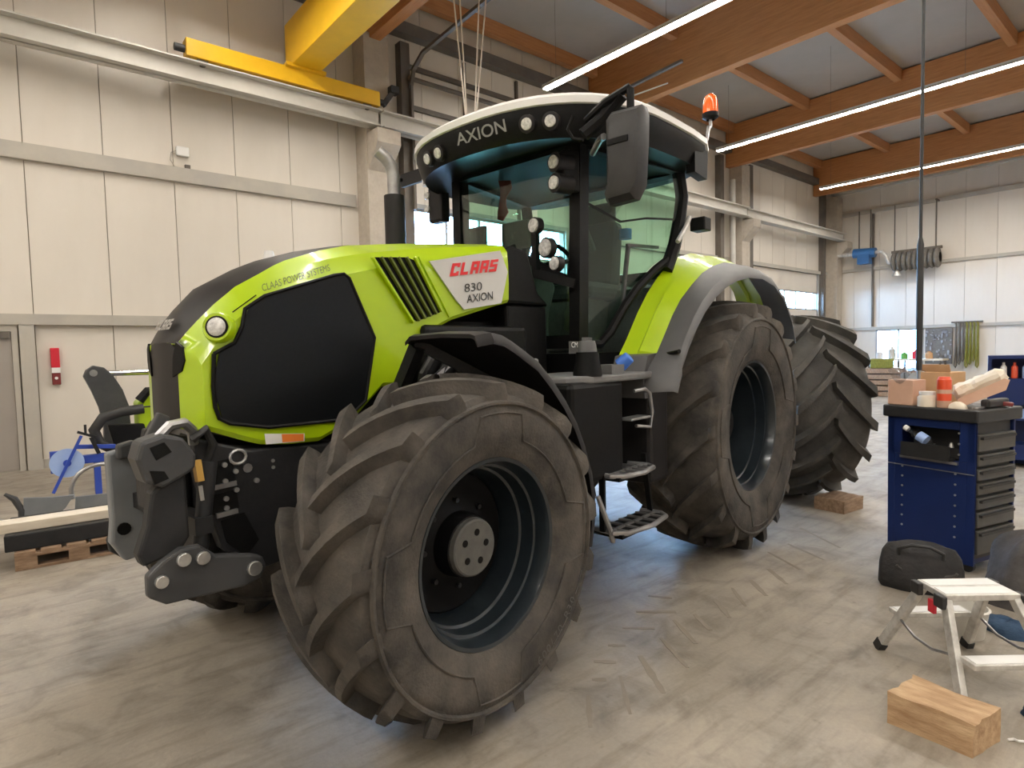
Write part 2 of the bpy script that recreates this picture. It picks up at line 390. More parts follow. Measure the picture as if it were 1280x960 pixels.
# --- panelled walls: backing with recessed joints, 1 m panels each an object
def wall_x(name, y, face, openings, label, xs, heights):
    """wall along X at Y=y; face=-1 looks towards -Y"""
    root = MB()
    cuts = sorted(set([X0, X1] + [a for o in openings for a in o[:2]]))
    for a, b in zip(cuts, cuts[1:]):
        top = max([o[3] for o in openings if o[0] <= a + 0.01 and o[1] >= b - 0.01] or [0.0])
        bot = max([o[2] for o in openings if o[0] <= a + 0.01 and o[1] >= b - 0.01] or [0.0])
        root.box((a, min(y, y - face * 0.2), top), (b, max(y, y - face * 0.2), ZC))
        if bot > 0: root.box((a, min(y, y - face * 0.2), 0), (b, max(y, y - face * 0.2), bot))
    w = root.build(name, 'wall_joint', smooth=0); struct(w, label)
    cache = {}
    for a, b in zip(xs, xs[1:]):
        for z0, z1 in heights:
            segs = [(a, b, z0, z1)]
            for o in openings:
                ns = []
                for (p, q, r, s) in segs:
                    if q <= o[0] or p >= o[1] or s <= o[2] or r >= o[3]: ns.append((p, q, r, s)); continue
                    if p < o[0]: ns.append((p, o[0], r, s))
                    if q > o[1]: ns.append((o[1], q, r, s))
                    p2, q2 = max(p, o[0]), min(q, o[1])
                    if s > o[3]: ns.append((p2, q2, o[3], s))
                    if r < o[2]: ns.append((p2, q2, r, o[2]))
                segs = ns
            for (p, q, r, s) in segs:
                if q - p < 0.06 or s - r < 0.06: continue
                key = (round(q - p, 2), round(s - r, 2))
                if key not in cache:
                    cache[key] = MB().box((0.006, -0.012, 0), (key[0] - 0.006, 0.012, key[1])).mesh('wall_panel', 'wall_panel', 0)
                inst('wall_panel', cache[key], w, (p, y + face * 0.012, r))
    return w
px = [X0 + 0.48 + i for i in range(-1, 37)]
px = [max(X0, min(X1, p)) for p in px]
GATES = [(7.1, 11.9, 0.0, 4.8), (13.9, 19.2, 0.0, 4.62), (21.6, 27.5, 0.0, 4.62)]
wl = wall_x('wall_left', Y1, -1, GATES, 'cream sandwich panel wall with horizontal steel girts', px, [(0, 2.24), (2.24, 4.7), (4.7, ZC)])
wall_x('wall_right', Y0, 1, [], 'cream panel wall opposite the gates', [X0 + 4 * i for i in range(10)], [(0, ZC)])

def wall_y(name, x, face, openings, label, ys, heights):
    root = MB(); cuts = sorted(set([Y0, Y1] + [a for o in openings for a in o[:2]]))
    for a, b in zip(cuts, cuts[1:]):
        o = [o for o in openings if o[0] <= a + 0.01 and o[1] >= b - 0.01]
        x0, x1 = min(x, x - face * 0.2), max(x, x - face * 0.2)
        if o:
            root.box((x0, a, o[0][3]), (x1, b, ZC)); root.box((x0, a, 0), (x1, b, o[0][2]))
        else: root.box((x0, a, 0), (x1, b, ZC))
    w = root.build(name, 'wall_joint', smooth=0); struct(w, label); cache = {}
    for a, b in zip(ys, ys[1:]):
        for z0, z1 in heights:
            segs = [(a, b, z0, z1)]
            for o in openings:
                ns = []
                for (p, q, r, s) in segs:
                    if q <= o[0] or p >= o[1] or s <= o[2] or r >= o[3]: ns.append((p, q, r, s)); continue
                    if p < o[0]: ns.append((p, o[0], r, s))
                    if q > o[1]: ns.append((o[1], q, r, s))
                    p2, q2 = max(p, o[0]), min(q, o[1])
                    if s > o[3]: ns.append((p2, q2, o[3], s))
                    if r < o[2]: ns.append((p2, q2, r, o[2]))
                segs = ns
            for (p, q, r, s) in segs:
                if q - p < 0.06 or s - r < 0.06: continue
                key = (round(q - p, 2), round(s - r, 2))
                if key not in cache:
                    cache[key] = MB().box((-0.012, 0.006, 0), (0.012, key[0] - 0.006, key[1])).mesh('wall_panel', 'wall_panel', 0)
                inst('wall_panel', cache[key], w, (x + face * 0.012, p, r))
    return w
wall_y('wall_far', X1, -1, [(8.07, 9.84, 0.35, 2.15)], 'cream panel wall at the far end of the hall', [Y0 + 0.72 + i for i in range(21)], [(0, 2.2), (2.2, 4.75), (4.75, ZC)])
wall_y('wall_back', X0, 1, [], 'cream panel wall closing the near end of the hall', [Y0 + 4.2 * i for i in range(6)], [(0, ZC)])
struct(MB().box((X0, Y0, ZC), (X1 + 0.3, Y1 + 0.3, ZC + 0.2)).build('ceiling', 'ceiling_sheet', smooth=0), 'pale grey ceiling sheets above the timber beams')

tn = [0]
def trim(mb, m, label, smooth=0, bevel=0.0):
    tn[0] += 1
    return struct(mb.build('trim_%d' % tn[0], m, smooth=smooth, bevel=bevel), label)
# girts on the left wall
trim(MB().box((X0, Y1 - 0.12, 4.62), (5.78, Y1 - 0.02, 4.86)), 'girt', 'horizontal steel girt halfway up the left wall')
trim(MB().box((13.4, Y1 - 0.12, 4.62), (28.3, Y1 - 0.02, 4.76)), 'girt', 'steel girt over the rear gates')
trim(MB().box((X0, Y1 - 0.14, 2.18), (5.78, Y1 - 0.02, 2.34)), 'girt', 'steel girt at door head height on the left wall')
trim(MB().box((0.29, Y1 - 0.13, 0.0), (0.47, Y1 - 0.02, 2.18)), 'girt', 'steel post beside the taupe door')
trim(MB().box((X0, Y1 - 0.06, 0.0), (5.78, Y1 - 0.02, 0.14)), 'girt', 'low plinth strip along the left wall')
# girts on the far wall
for z0, z1 in ((4.72, 4.84), (7.14, 7.30), (2.15, 2.27)):
    trim(MB().box((X1 - 0.12, Y0, z0), (X1 - 0.02, Y1 - 0.2, z1)), 'girt', 'steel girt across the far wall at %.0f metres' % z1)
# columns
def column(x, corbel=True):
    mb = MB().box((x, Y1 - 0.50, 0), (x + 0.55, Y1 - 0.02, 8.0))
    if corbel:
        fn = lambda a, b, d: (d, Y1 - 0.5 - a, b)
        mb.prism([(0, 5.3), (0, 6.02), (0.42, 6.02), (0.42, 5.75)], fn, x + 0.02, x + 0.53)
    trim(mb, 'concrete_column', 'concrete column with a corbel carrying the crane rail')
for x in (5.86, 12.9, 20.3, 28.35): column(x)
def post(x, w=0.22):
    trim(MB().box((x, Y1 - 0.24, 0), (x + w, Y1 - 0.02, 8.2)), 'steel_dark', 'dark steel post beside a gate')
for x in (6.85, 12.1, 19.35, 21.35, 27.62): post(x)
mb = MB().cyl((19.95, Y1 - 0.35, 0), (19.95, Y1 - 0.35, 7.4), 0.09, n=12)
trim(mb, 'rail_paint', 'pale downpipe between the dark post and concrete column', smooth=40)
trim(MB().cyl((28.9, 9.95, 2.3), (28.9, 9.95, 7.1), 0.05, n=10), 'steel_dark', 'thin dark pipe on the far wall', smooth=40)
# crane rails: I profile
def irail(x0, x1, y, z):
    mb = MB().box((x0, y - 0.15, z), (x1, y + 0.15, z + 0.025)).box((x0, y - 0.012, z), (x1, y + 0.012, z + 0.32)).box((x0, y - 0.15, z + 0.30), (x1, y + 0.15, z + 0.325)).box((x0, y - 0.03, z + 0.32), (x1, y + 0.03, z + 0.37))
    trim(mb, 'rail_paint', 'pale steel crane rail along the left wall')
irail(X0, 6.05, 11.05, 6.10); irail(6.1, 20.35, 11.05, 6.10); irail(20.4, 28.6, 11.05, 6.06)
# timber beams and purlins
for x in (-1.0, 6.0, 12.9, 20.0, 27.0):
    trim(MB().box((x, Y0 + 0.02, 7.9), (x + 0.24, Y1 - 0.05, 9.30)), 'glulam', 'broad orange glulam roof beam spanning the hall', bevel=0.01)
pur = [Y1 - 0.3 - 2.56 * i for i in range(9)]
for y in pur:
    trim(MB().box((X0, y - 0.09, 9.02), (X1, y + 0.09, 9.34)), 'purlin_wood', 'orange timber purlin under the ceiling')
trim(MB().box((X0, Y1 - 0.3, 8.35), (X1, Y1 - 0.06, 8.6)), 'steel_dark', 'dark eaves rail above the left wall')
trim(MB().box((X1 - 0.3, Y0, 8.15), (X1 - 0.02, Y1 - 0.1, 8.3)), 'rail_paint', 'pale cable tray on the far wall')

# --- door in the left wall
d = MB().box((-0.80, Y1 - 0.07, 0.02), (0.20, Y1 - 0.02, 2.08)).build('door_1', 'door_taupe', smooth=0, bevel=0.006); struct(d, 'taupe steel door at the left edge')
MB().box((-0.92, Y1 - 0.1, 0), (-0.80, Y1 - 0.02, 2.18)).box((0.20, Y1 - 0.1, 0), (0.27, Y1 - 0.02, 2.18)).box((-0.8, Y1 - 0.1, 2.08), (0.20, Y1 - 0.02, 2.18)).build('door_frame', 'girt', d, 0)
MB().box((-0.45, Y1 - 0.13, 1.99), (0.12, Y1 - 0.09, 2.04)).build('closer_arm', 'white_plastic', d, 0)
MB().box((0.0, Y1 - 0.14, 1.98), (0.17, Y1 - 0.07, 2.07)).build('door_closer', 'steel_dark', d, 0)
MB().bar((-0.7, Y1 - 0.12, 1.05), (-0.58, Y1 - 0.12, 1.05), 0.02).bar((-0.7, Y1 - 0.12, 1.05), (-0.7, Y1 - 0.06, 1.05), 0.02).build('door_handle', 'steel', d, 0)

# --- sectional gates
def gate(name, g, label, rows, ncol, skip=None):
    x0, x1, _, z1 = g; y = Y1 - 0.02
    root = MB().box((x0 - 0.1, y - 0.05, 0), (x0, y + 0.1, z1)).box((x1, y - 0.05, 0), (x1 + 0.1, y + 0.1, z1)).box((x0 - 0.1, y - 0.05, z1), (x1 + 0.1, y + 0.1, z1 + 0.1)).build(name, 'gate_frame', smooth=0)
    struct(root, label)
    cw = (x1 - x0) / ncol; panes = {}
    for (a, b, gl) in rows:
        if not gl:
            MB().box((x0 + 0.01, y + 0.02, a + 0.004), (x1 - 0.01, y + 0.07, b - 0.004)).build('gate_section', 'wall_panel', root, 0, bevel=0.004)
            continue
        fr = MB().box((x0, y + 0.02, a), (x1, y + 0.07, a + 0.05)).box((x0, y + 0.02, b - 0.05), (x1, y + 0.07, b))
        for i in range(ncol + 1):
            c = x0 + i * cw; fr.box((max(x0, c - 0.03), y + 0.02, a + 0.05), (min(x1, c + 0.03), y + 0.07, b - 0.05))
        s = fr.build('gate_section', 'gate_frame', root, 0)
        key = round(b - a, 3)
        if key not in panes: panes[key] = MB().box((0, 0, 0), (cw - 0.06, 0.012, key - 0.1)).mesh('pane', 'window_glass', 0)
        for i in range(ncol):
            inst('pane', panes[key], s, (x0 + i * cw + 0.03, y + 0.04, a + 0.05))
    return root
g1 = gate('door_2', GATES[0], 'tall sectional gate with rows of glazing behind the cab', [(0, 0.75, 0), (0.75, 1.55, 1), (1.55, 2.35, 1), (2.35, 3.15, 1), (3.15, 3.95, 1), (3.95, 4.8, 1)], 5)
g2 = gate('door_3', GATES[1], 'sectional gate with low window rows behind the tractor', [(0, 0.7, 0), (0.7, 1.45, 1), (1.45, 2.2, 1), (2.2, 3.0, 0), (3.0, 3.8, 0), (3.8, 4.62, 0)], 5)
g3 = gate('door_4', GATES[2], 'sectional gate with one window row near the far corner', [(0, 0.77, 0), (0.77, 1.54, 0), (1.54, 2.3, 0), (2.3, 3.07, 0), (3.07, 3.84, 1), (3.84, 4.62, 0)], 6)
# lifting tracks above gate 1
mb = MB()
for x in (7.05, 11.95):
    pts = [(x, Y1 - 0.3, 4.7), (x, Y1 - 0.3, 7.3), (x, Y1 - 0.42, 7.6), (x, Y1 - 0.8, 7.8), (x, 8.0, 7.95)]
    for p, q in zip(pts, pts[1:]): mb.bar(p, q, 0.08, 0.06)
mb.build('lift_track', 'steel_dark', g1, 0)
mb = MB().cyl((7.0, Y1 - 0.3, 7.45), (12.0, Y1 - 0.3, 7.45), 0.05, n=10)
for x in (8.6, 10.2): mb.box((x, Y1 - 0.1, 4.9), (x + 0.06, Y1 - 0.03, 8.3))
mb.box((7.0, Y1 - 0.1, 6.9), (12.0, Y1 - 0.03, 7.0)).box((7.0, Y1 - 0.1, 7.75), (12.0, Y1 - 0.03, 7.85))
mb.build('lift_shaft', 'steel_dark', g1, 40)
# --- window in the far wall
w = MB()
for y in (8.07, 8.95, 9.78): w.box((X1 - 0.04, y, 0.35), (X1 + 0.04, y + 0.06, 2.15))
w.box((X1 - 0.04, 8.07, 0.35), (X1 + 0.04, 9.84, 0.41)).box((X1 - 0.04, 8.07, 2.09), (X1 + 0.04, 9.84, 2.15))
w = struct(w.build('window_1', 'gate_frame', smooth=0), 'daylit window low in the far wall')
for y in (8.13, 9.01): MB().box((X1 - 0.006, y, 0.41), (X1 + 0.006, y + 0.8, 2.09)).build('pane', 'window_glass', w, 0)

# --- lamps: one strip of tubes, copied across the hall
def lamp_strip():
    t = thing('strip_light', 'x', 'light', (9.8, 10.2, 7.5), 0, 'suspended strip lights')
    L = 18.6
    MB().prism([(-.10, .0), (-.05, .07), (-.05, .11), (.05, .11), (.05, .07), (.10, .0), (.094, .0), (.046, .06), (-.046, .06), (-.094, .0)], lambda a, b, d: (a, d, b), -L, 0).build('lamp_housing', 'lamp_housing', t, 0)
    tube = MB().box((-0.03, 0, 0.004), (0.03, 1.50, 0.056)).mesh('lamp_tube', 'lamp_tube', 0)
    for i in range(12): inst('lamp_tube', tube, t, (0, -0.02 - 1.50 - i * 1.55, 0))
    mb = MB()
    for i in range(7): mb.cyl((0, -0.4 - i * 2.9, 0.105), (0, -0.4 - i * 2.9, 1.84), 0.003, n=5)
    mb.build('suspension_wire', 'steel_dark', t, 0)
    return t
ls = lamp_strip()
ls['label'] = 'bright strip light ending above the front of the cab roof'
dup(ls, (17.0, 10.2, 7.5), label='strip light crossing in front of the middle glulam beam')
dup(ls, (24.2, 10.2, 7.45), label='farthest strip light near the far wall')
dup(ls, (2.6, 10.2, 7.5), label='strip light hanging over the open floor before the tractor nose')
dup(ls, (-4.6, 10.2, 7.5), label='strip light nearest the back wall of the hall')

# --- yellow bridge crane
t = thing('bridge_crane', 'yellow overhead bridge crane on the pale rail', 'crane', (4.55, 11.05, 6.47))
MB().box((-1.95, -0.11, 0.02), (1.5, 0.11, 0.30)).build('end_carriage', 'crane_yellow', t, 0, bevel=0.01)
MB().box((-0.26, -19.5, 0.32), (0.26, 0.12, 1.10)).build('girder', 'crane_yellow', t, 0, bevel=0.01)
MB().box((-0.36, -0.2, 0.28), (0.36, 0.2, 0.34)).build('girder_plate', 'crane_yellow', t, 0)
mb = MB()
for x in (-1.7, 1.25): mb.cyl((x, -0.06, 0.0), (x, 0.06, 0.0), 0.085, n=16)
mb.build('carriage_wheel', 'steel_dark', t)
MB().cyl((-1.95, 0, 0.15), (-2.1, 0, 0.15), 0.06, n=12).build('buffer', 'rubber_hose', t)
MB().cyl((1.5, 0, 0.15), (1.62, 0, 0.15), 0.06, n=12).bar((1.62, 0, 0.1), (1.85, 0, 0.42), 0.09).box((1.78, -0.08, 0.38), (1.95, 0.08, 0.52)).build('buffer', 'rubber_hose', t)

# hoist ropes hanging behind the cab
t = thing('rope_hoist', 'set of four pale ropes hanging from the roof to a pulley block', 'hoist', (6.05, 8.0, 4.6))
for a, b in (((-0.46, 0, 4.4), (-0.05, 0, 0.25)), ((-0.2, 0.05, 4.4), (-0.02, 0.05, 0.25)), ((0.35, 0, 4.4), (0.04, 0, 0.25)), ((0.62, 0.05, 4.4), (0.07, 0.05, 0.25))):
    MB().cyl(a, b, 0.012, n=6).build('rope', 'rope', t)
MB().box((-0.15, -0.06, 0), (0.15, 0.1, 0.28)).build('pulley_block', 'steel_dark', t, 0, bevel=0.02)
MB().box((-0.6, -0.1, 4.35), (0.8, 0.15, 4.75)).build('hoist_beam', 'steel_dark', t, 0)

# sensor, red box on the wall
t = thing('motion_sensor', 'small white sensor box with looped cable high on the wall', 'sensor', (2.62, Y1 - 0.03, 5.0))
MB().box((-0.10, -0.09, 0.06), (0.10, 0, 0.22)).build('sensor_box', 'white_plastic', t, 0, bevel=0.02)
MB().tube([(-0.1, -0.04, 0.14), (-0.17, -0.03, 0.1), (-0.19, -0.03, -0.02), (-0.13, -0.03, -0.12), (0.0, -0.03, -0.14), (0.05, -0.03, -0.14)], 0.008, 6).build('cable', 'girt', t)
MB().box((0.03, -0.06, -0.2), (0.11, 0, -0.07)).build('cable_gland', 'steel_dark', t, 0)
t = thing('fire_alarm_box', 'narrow red fire box with a white band on the wall beside the taupe door', 'alarm', (0.70, Y1 - 0.03, 1.27))
MB().box((-0.055, -0.09, 0.26), (0.055, 0, 0.56)).build('upper_case', 'red_box', t, 0, bevel=0.008)
MB().box((-0.05, -0.092, 0.18), (0.055, 0, 0.26)).build('white_band', 'white_plastic', t, 0)
MB().box((-0.05, -0.085, 0.0), (0.055, 0, 0.18)).build('lower_case', 'red_dark', t, 0, bevel=0.008)
MB().cyl((0, -0.085, 0.1), (0, -0.1, 0.1), 0.022, n=12).build('button', 'white_plastic', t)
# ================================================================ THE TRACTOR (local x forward, y to its left, z up)
TH = math.radians(187.776)
TR = thing('tractor', 'large lime green and black tractor parked in the hall', 'tractor', (4.37, 3.58, 0), TH)
def both(fn):
    for s in (1, -1): fn(s)

# ---- wheels
def tyre_mb(R, Wd, rr, n, lh, lw, sweep, dr=1, ph=0.0):
    mb = MB(); h = Wd / 2
    prof = [(-.40 * Wd, rr), (-.455 * Wd, rr + .03), (-.50 * Wd, rr + .35 * (R - rr)), (-.512 * Wd, rr + .55 * (R - rr)), (-.495 * Wd, R - lh - .075), (-.44 * Wd, R - lh - .03), (-.28 * Wd, R - lh - .008), (0, R - lh)]
    prof = prof + [(-a, b) for a, b in prof[-2::-1]]
    mb.lathe(prof, 72)
    # raised rings on the outer sidewall
    for q, e in ((.67, .007),):
        r0 = rr + q * (R - rr); y0 = (.492 if q < .5 else .508) * Wd
        mb.lathe([(y0 - .006, r0 - .012), (y0 + e, r0 - .005), (y0 + e, r0 + .005), (y0 - .006, r0 + .012)], 72, closed=True)
    ln = []
    for k in range(4):
        b0 = PI / 2 * k + .35; rl, rh = rr + .26 * (R - rr), rr + .56 * (R - rr)
        for i in range(9): ln.append((b0 + .95 * i / 8, rl, .491 * Wd))
        for i in range(6): ln.append((b0 + 1.05 + .42 * i / 5, rh, .513 * Wd))
    ln.append((ln[0][0] + 2 * PI, ln[0][1], ln[0][2]))
    mb.tube([(r * math.cos(a), y, r * math.sin(a)) for a, r, y in ln], .0055, 5, caps=False)
    crown = lambda y: R - .042 * (abs(y) / h) ** 2
    for s in (1, -1):
        for k in range(n):
            a0 = 2 * PI * (k + (0.5 if s < 0 else 0)) / n + ph
            rings = []
            for i, t in enumerate((-.05, .12, .3, .5, .7, .86, 1.0)):
                y = s * h * 0.985 * t; a = a0 + dr * sweep * (max(t, 0) ** 0.82 if t > 0 else t * .8)
                rt = crown(y); wd = lw * (0.85 + 0.45 * max(t, 0)); wb = wd + .026
                rb = R - lh - .045 * (abs(y) / h) ** 2 - .015
                def P(r, off): 
                    aa = a + off / R
                    return (r * math.cos(aa), y, r * math.sin(aa))
                rings.append([P(rb, -wb / 2), P(rt, -wd / 2), P(rt, wd / 2), P(rb, wb / 2)])
            # tail running down the shoulder
            y = s * h * 1.015; a = a0 + dr * sweep * 1.04; wd = lw * 1.2
            def P2(r, off, yy): 
                aa = a + off / R
                return (r * math.cos(aa), yy, r * math.sin(aa))
            rings.append([P2(R - lh - .12, -wd * .62, y * .97), P2(R - .085, -wd / 2, y * 1.0), P2(R - .085, wd / 2, y * 1.0), P2(R - lh - .12, wd * .62, y * .97)])
            mb.loft(rings)
    return mb
def rim_mb(rr, Wd):
    y = .41 * Wd
    prof = [(y + .004, rr + .018), (y + .012, rr + .012), (y + .008, rr - .004), (y - .03, rr - .018), (y - .065, rr - .022), (y - .07, rr - .034), (y - .14, rr - .040), (y - .147, rr - .052), (0.02, rr - .062), (-.02, rr - .075), (-y, rr - .04), (-y - .006, rr + .016)]
    return MB().lathe(prof, 64)
def wheel(name, R, Wd, rr, n, lh, lw, sweep, loc, side, tm='tyre', dr=1, disc=-.06, hub=.105, nh=5, parent=None, ph=0.0, rz=0.0, hm_='hub_grey'):
    o = tyre_mb(R, Wd, rr, n, lh, lw, sweep, dr * 1, ph).build(name, tm, parent, 40)
    o.location = loc
    o.rotation_euler = (0, 0, rz)
    rm = rim_mb(rr, Wd)
    sub = []
    sub.append(rm.build('rim', 'rim', o, 30))
    r1 = rr - .06
    dz = disc - .12
    dm = MB().lathe([(dz, r1), (dz + .02, r1 * .93), (dz + .02, r1 * .72), (dz + .05, r1 * .55), (dz + .06, hub * 1.2), (disc + .02, hub * 1.12), (disc + .03, hub * 1.0), (disc + .03, 0.001)], 48)
    sub.append(dm.build('wheel_disc', 'rim_black', o, 30))
    hm = MB().lathe([(disc + .02, hub * 1.08), (disc + .045, hub * 1.03), (disc + .05, hub * .97), (disc + .05, .001)], 40)
    sub.append(hm.build('hub', hm_, o, 30))
    hole = MB().cyl((0, disc + .045, 0), (0, disc + .0515, 0), hub * .13, n=12).mesh('hub_hole', 'rim_black', 30)
    for k in range(nh):
        a = 2 * PI * k / nh + .5
        sub.append(inst('hub_hole', hole, o, (hub * .56 * math.cos(a), 0, hub * .56 * math.sin(a))))
    nut = MB().cyl((0, dz + .04, 0), (0, dz + .065, 0), .012, n=6).mesh('wheel_nut', 'chassis_grey', 30)
    for k in range(8):
        a = 2 * PI * k / 8; q = hub * 1.6
        sub.append(inst('wheel_nut', nut, o, (q * math.cos(a), 0, q * math.sin(a))))
    if side < 0:
        for c in sub: c.rotation_euler = (0, 0, PI); c.location = (-c.location.x, 0, c.location.z)
    return o
FW = dict(R=.768, Wd=.57, rr=.395, n=17, lh=.062, lw=.054, sweep=.42)
RW = dict(R=.995, Wd=.69, rr=.500, n=18, lh=.075, lw=.062, sweep=.38)
wf = wheel('front_wheel', **FW, loc=(2.98, .935, .768), side=1, disc=.085, hub=.122, parent=TR, ph=.08)
wr = wheel('rear_wheel', **RW, loc=(0, .893, .995), side=1, disc=.03, hub=.13, hm_='rim_black', nh=8, parent=TR, ph=.02)
wheel('front_wheel', **FW, loc=(2.98, -.935, .768), side=-1, disc=.085, hub=.122, parent=TR, ph=.2)
wheel('rear_wheel', **RW, loc=(0, -.893, .995), side=-1, disc=.03, hub=.13, hm_='rim_black', nh=8, parent=TR, ph=.15)
# moulded size lettering on the front sidewall
def arc_text(s, par, r, a_mid, y, h, m, step):
    for i, ch in enumerate(s):
        if ch == ' ': continue
        a = a_mid - (i - (len(s) - 1) / 2) * step
        c = Vector((r * math.cos(a), y, r * math.sin(a))); yd = Vector((-math.cos(a), 0, -math.sin(a))); xd = Vector((math.sin(a), 0, -math.cos(a)))
        text('sidewall_letter', ch, h, m, par, c - xd * h * .3 - yd * h * .5, xd, yd, .004)
arc_text('600/70 R30', wf, .580, math.radians(-128), .306, .042, 'hub_grey', .062)

# ---- chassis, axles
MB().box((-.45, -.28, .62), (3.35, .28, 1.22)).build('chassis', 'chassis_grey', TR, 0, bevel=.02)
MB().box((1.9, -.28, 1.2), (3.55, .28, 1.82)).build('engine_block', 'black_plastic', TR, 0, bevel=.03)
MB().bar((2.98, -.72, .77), (2.98, .72, .77), .22, .24).cyl((2.98, .55, .77), (2.98, .86, .77), .17, n=20).cyl((2.98, -.55, .77), (2.98, -.86, .77), .17, n=20).build('front_axle', 'chassis_grey', TR, 30)
MB().cyl((0, -.72, 1.003), (0, .72, 1.003), .2, n=20).box((-.4, -.45, .65), (.4, .45, 1.5)).build('rear_axle', 'chassis_grey', TR, 30, bevel=.02)
mb = MB()
both(lambda s: mb.bar((-.4, s * .35, .75), (-1.15, s * .42, .6), .07, .1).bar((-.35, s * .3, 1.35), (-.8, s * .4, 1.15), .07, .08).cyl((-.8, s * .4, 1.15), (-.95, s * .41, .63), .03, n=8))
mb.bar((-.4, 0, 1.2), (-1.05, 0, 1.0), .07)
mb.build('rear_linkage', 'chassis_grey', TR, 30)
# dark hoses and fittings seen above the front wheel, under the bonnet
mb = MB()
for i in range(4):
    u = 2.72 - i * .13
    mb.tube([(u, .40, 1.35), (u + .02, .46, 1.52), (u - .05, .47, 1.62), (u - .18, .46, 1.66), (u - .32, .42, 1.6)], .022, 8)
mb.build('hose', 'rubber_hose', TR, 40)
mb = MB()
mb.bar((2.66, .47, 1.50), (2.42, .47, 1.64), .022).bar((2.55, .48, 1.47), (2.36, .48, 1.60), .022).bar((2.62, .49, 1.45), (2.3, .49, 1.55), .018)
mb.build('fuel_pipe', 'steel', TR, 0)
MB().box((1.85, .2, 1.2), (2.7, .44, 1.78)).build('filter_housing', 'black_plastic', TR, 0, bevel=.03)

# ---- bonnet
def lerp(x, tab):
    if x <= tab[0][0]: return tab[0][1]
    for (a, p), (b, q) in zip(tab, tab[1:]):
        if x <= b: return p + (q - p) * (x - a) / (b - a)
    return tab[-1][1]
WS = [(1.95, 2.255), (2.09, 2.245), (2.5, 2.175), (2.77, 2.125), (3.16, 2.03), (3.54, 1.915), (3.68, 1.82), (3.78, 1.72), (3.85, 1.62)]
WT = [(1.95, 2.335), (2.37, 2.29), (2.64, 2.26), (3.0, 2.21), (3.2, 2.165), (3.43, 2.09), (3.65, 1.965), (3.74, 1.87), (3.80, 1.79), (3.85, 1.70)]
WB = [(1.95, 1.935), (2.06, 1.92), (2.475, 1.81), (2.765, 1.68), (2.775, 1.46), (2.94, 1.46), (3.13, 1.29), (3.3, 1.222), (3.46, 1.225), (3.6, 1.24), (3.67, 1.262), (3.80, 1.31), (3.85, 1.33)]
HV = lambda u: .33 + (3.77 - u) * .067
VB = [(2.9, .05), (2.98, .20), (3.2, .26), (3.5, .285), (3.65, .275), (3.78, .22), (3.85, .165)]
nose = lambda u, v: u - .5 * v * v * max(0, min(1, (u - 3.2) / .6)) ** 1.5
def section(u):
    hw, wb, ws, wt = HV(u), lerp(u, WB), lerp(u, WS), lerp(u, WT); vb = lerp(u, VB) if u > 2.9 else .25
    cr = lambda v: wt - .38 * v * v
    pts = [(hw - .015, wb), (hw, wb + .02), (hw + .004, wb + .35 * (ws - wb)), (hw + .002, wb + .7 * (ws - wb)), (hw - .004, ws - .02), (hw - .018, ws), (min(hw - .04, .37 + (3.77 - u) * .03), max(ws + .02, ws + .7 * (cr(.34) - ws))), (vb, cr(vb)), (vb * .5, cr(vb * .5)), (0, wt)]
    full = pts + [(-a, b) for a, b in pts[-2::-1]]
    return [(nose(u, v), v, w) for v, w in full]
US = [2.03, 2.15, 2.3, 2.475, 2.6, 2.764, 2.776, 2.92, 2.94, 3.05, 3.13, 3.2, 3.3, 3.4, 3.46, 3.54, 3.6, 3.65, 3.69, 3.73, 3.76, 3.79, 3.82, 3.85]
SEC = [section(u) for u in US]
lime, blk = MB(), MB()
for i in range(len(US) - 1):
    a, b = SEC[i], SEC[i + 1]
    for k in range(len(a) - 1):
        top = 7 <= k <= 10 and US[i] >= 2.91
        (blk if top else lime).add([a[k], a[k + 1], b[k + 1], b[k]], [(0, 1, 2, 3)])
# front face between the last section's two halves
last = SEC[-1]; vb = .165
rows = []
for k in range(0, 8):
    p, q = last[k], last[len(last) - 1 - k]; hw = p[1]
    vs = [-1, -.75, -.5, None, -.35, 0, .35, None, .5, .75, 1]
    row = []
    for f in (-1, -.75, 'b-', -.4, 0, .4, 'b+', .75, 1):
        v = (-vb if f == 'b-' else vb) if isinstance(f, str) else (f * hw if abs(f) >= .75 else f * vb)
        v = max(-hw, min(hw, v)); row.append((nose(3.85, v), v, p[2]))
    rows.append(row)
rows.append([(nose(3.85, v), v, lerp(3.85, WT) - .38 * v * v) for v in [r[1] for r in rows[-1]]])
for i in range(len(rows) - 1):
    for j in range(8):
        (blk if 2 <= j <= 5 else lime).add([rows[i][j], rows[i][j + 1], rows[i + 1][j + 1], rows[i + 1][j]], [(0, 1, 2, 3)])
bon = lime.build('bonnet', 'lime', TR, 32, label='lime green bonnet')
blk.build('bonnet_centre', 'hood_black', bon, 32, label='black centre strip and nose of the bonnet')
# rear face
MB().prism([(p[1], p[2]) for p in SEC[0]], lambda a, b, d: (d, a, b), 2.03, 2.032).build('bonnet_rear', 'black_plastic', bon, 0)

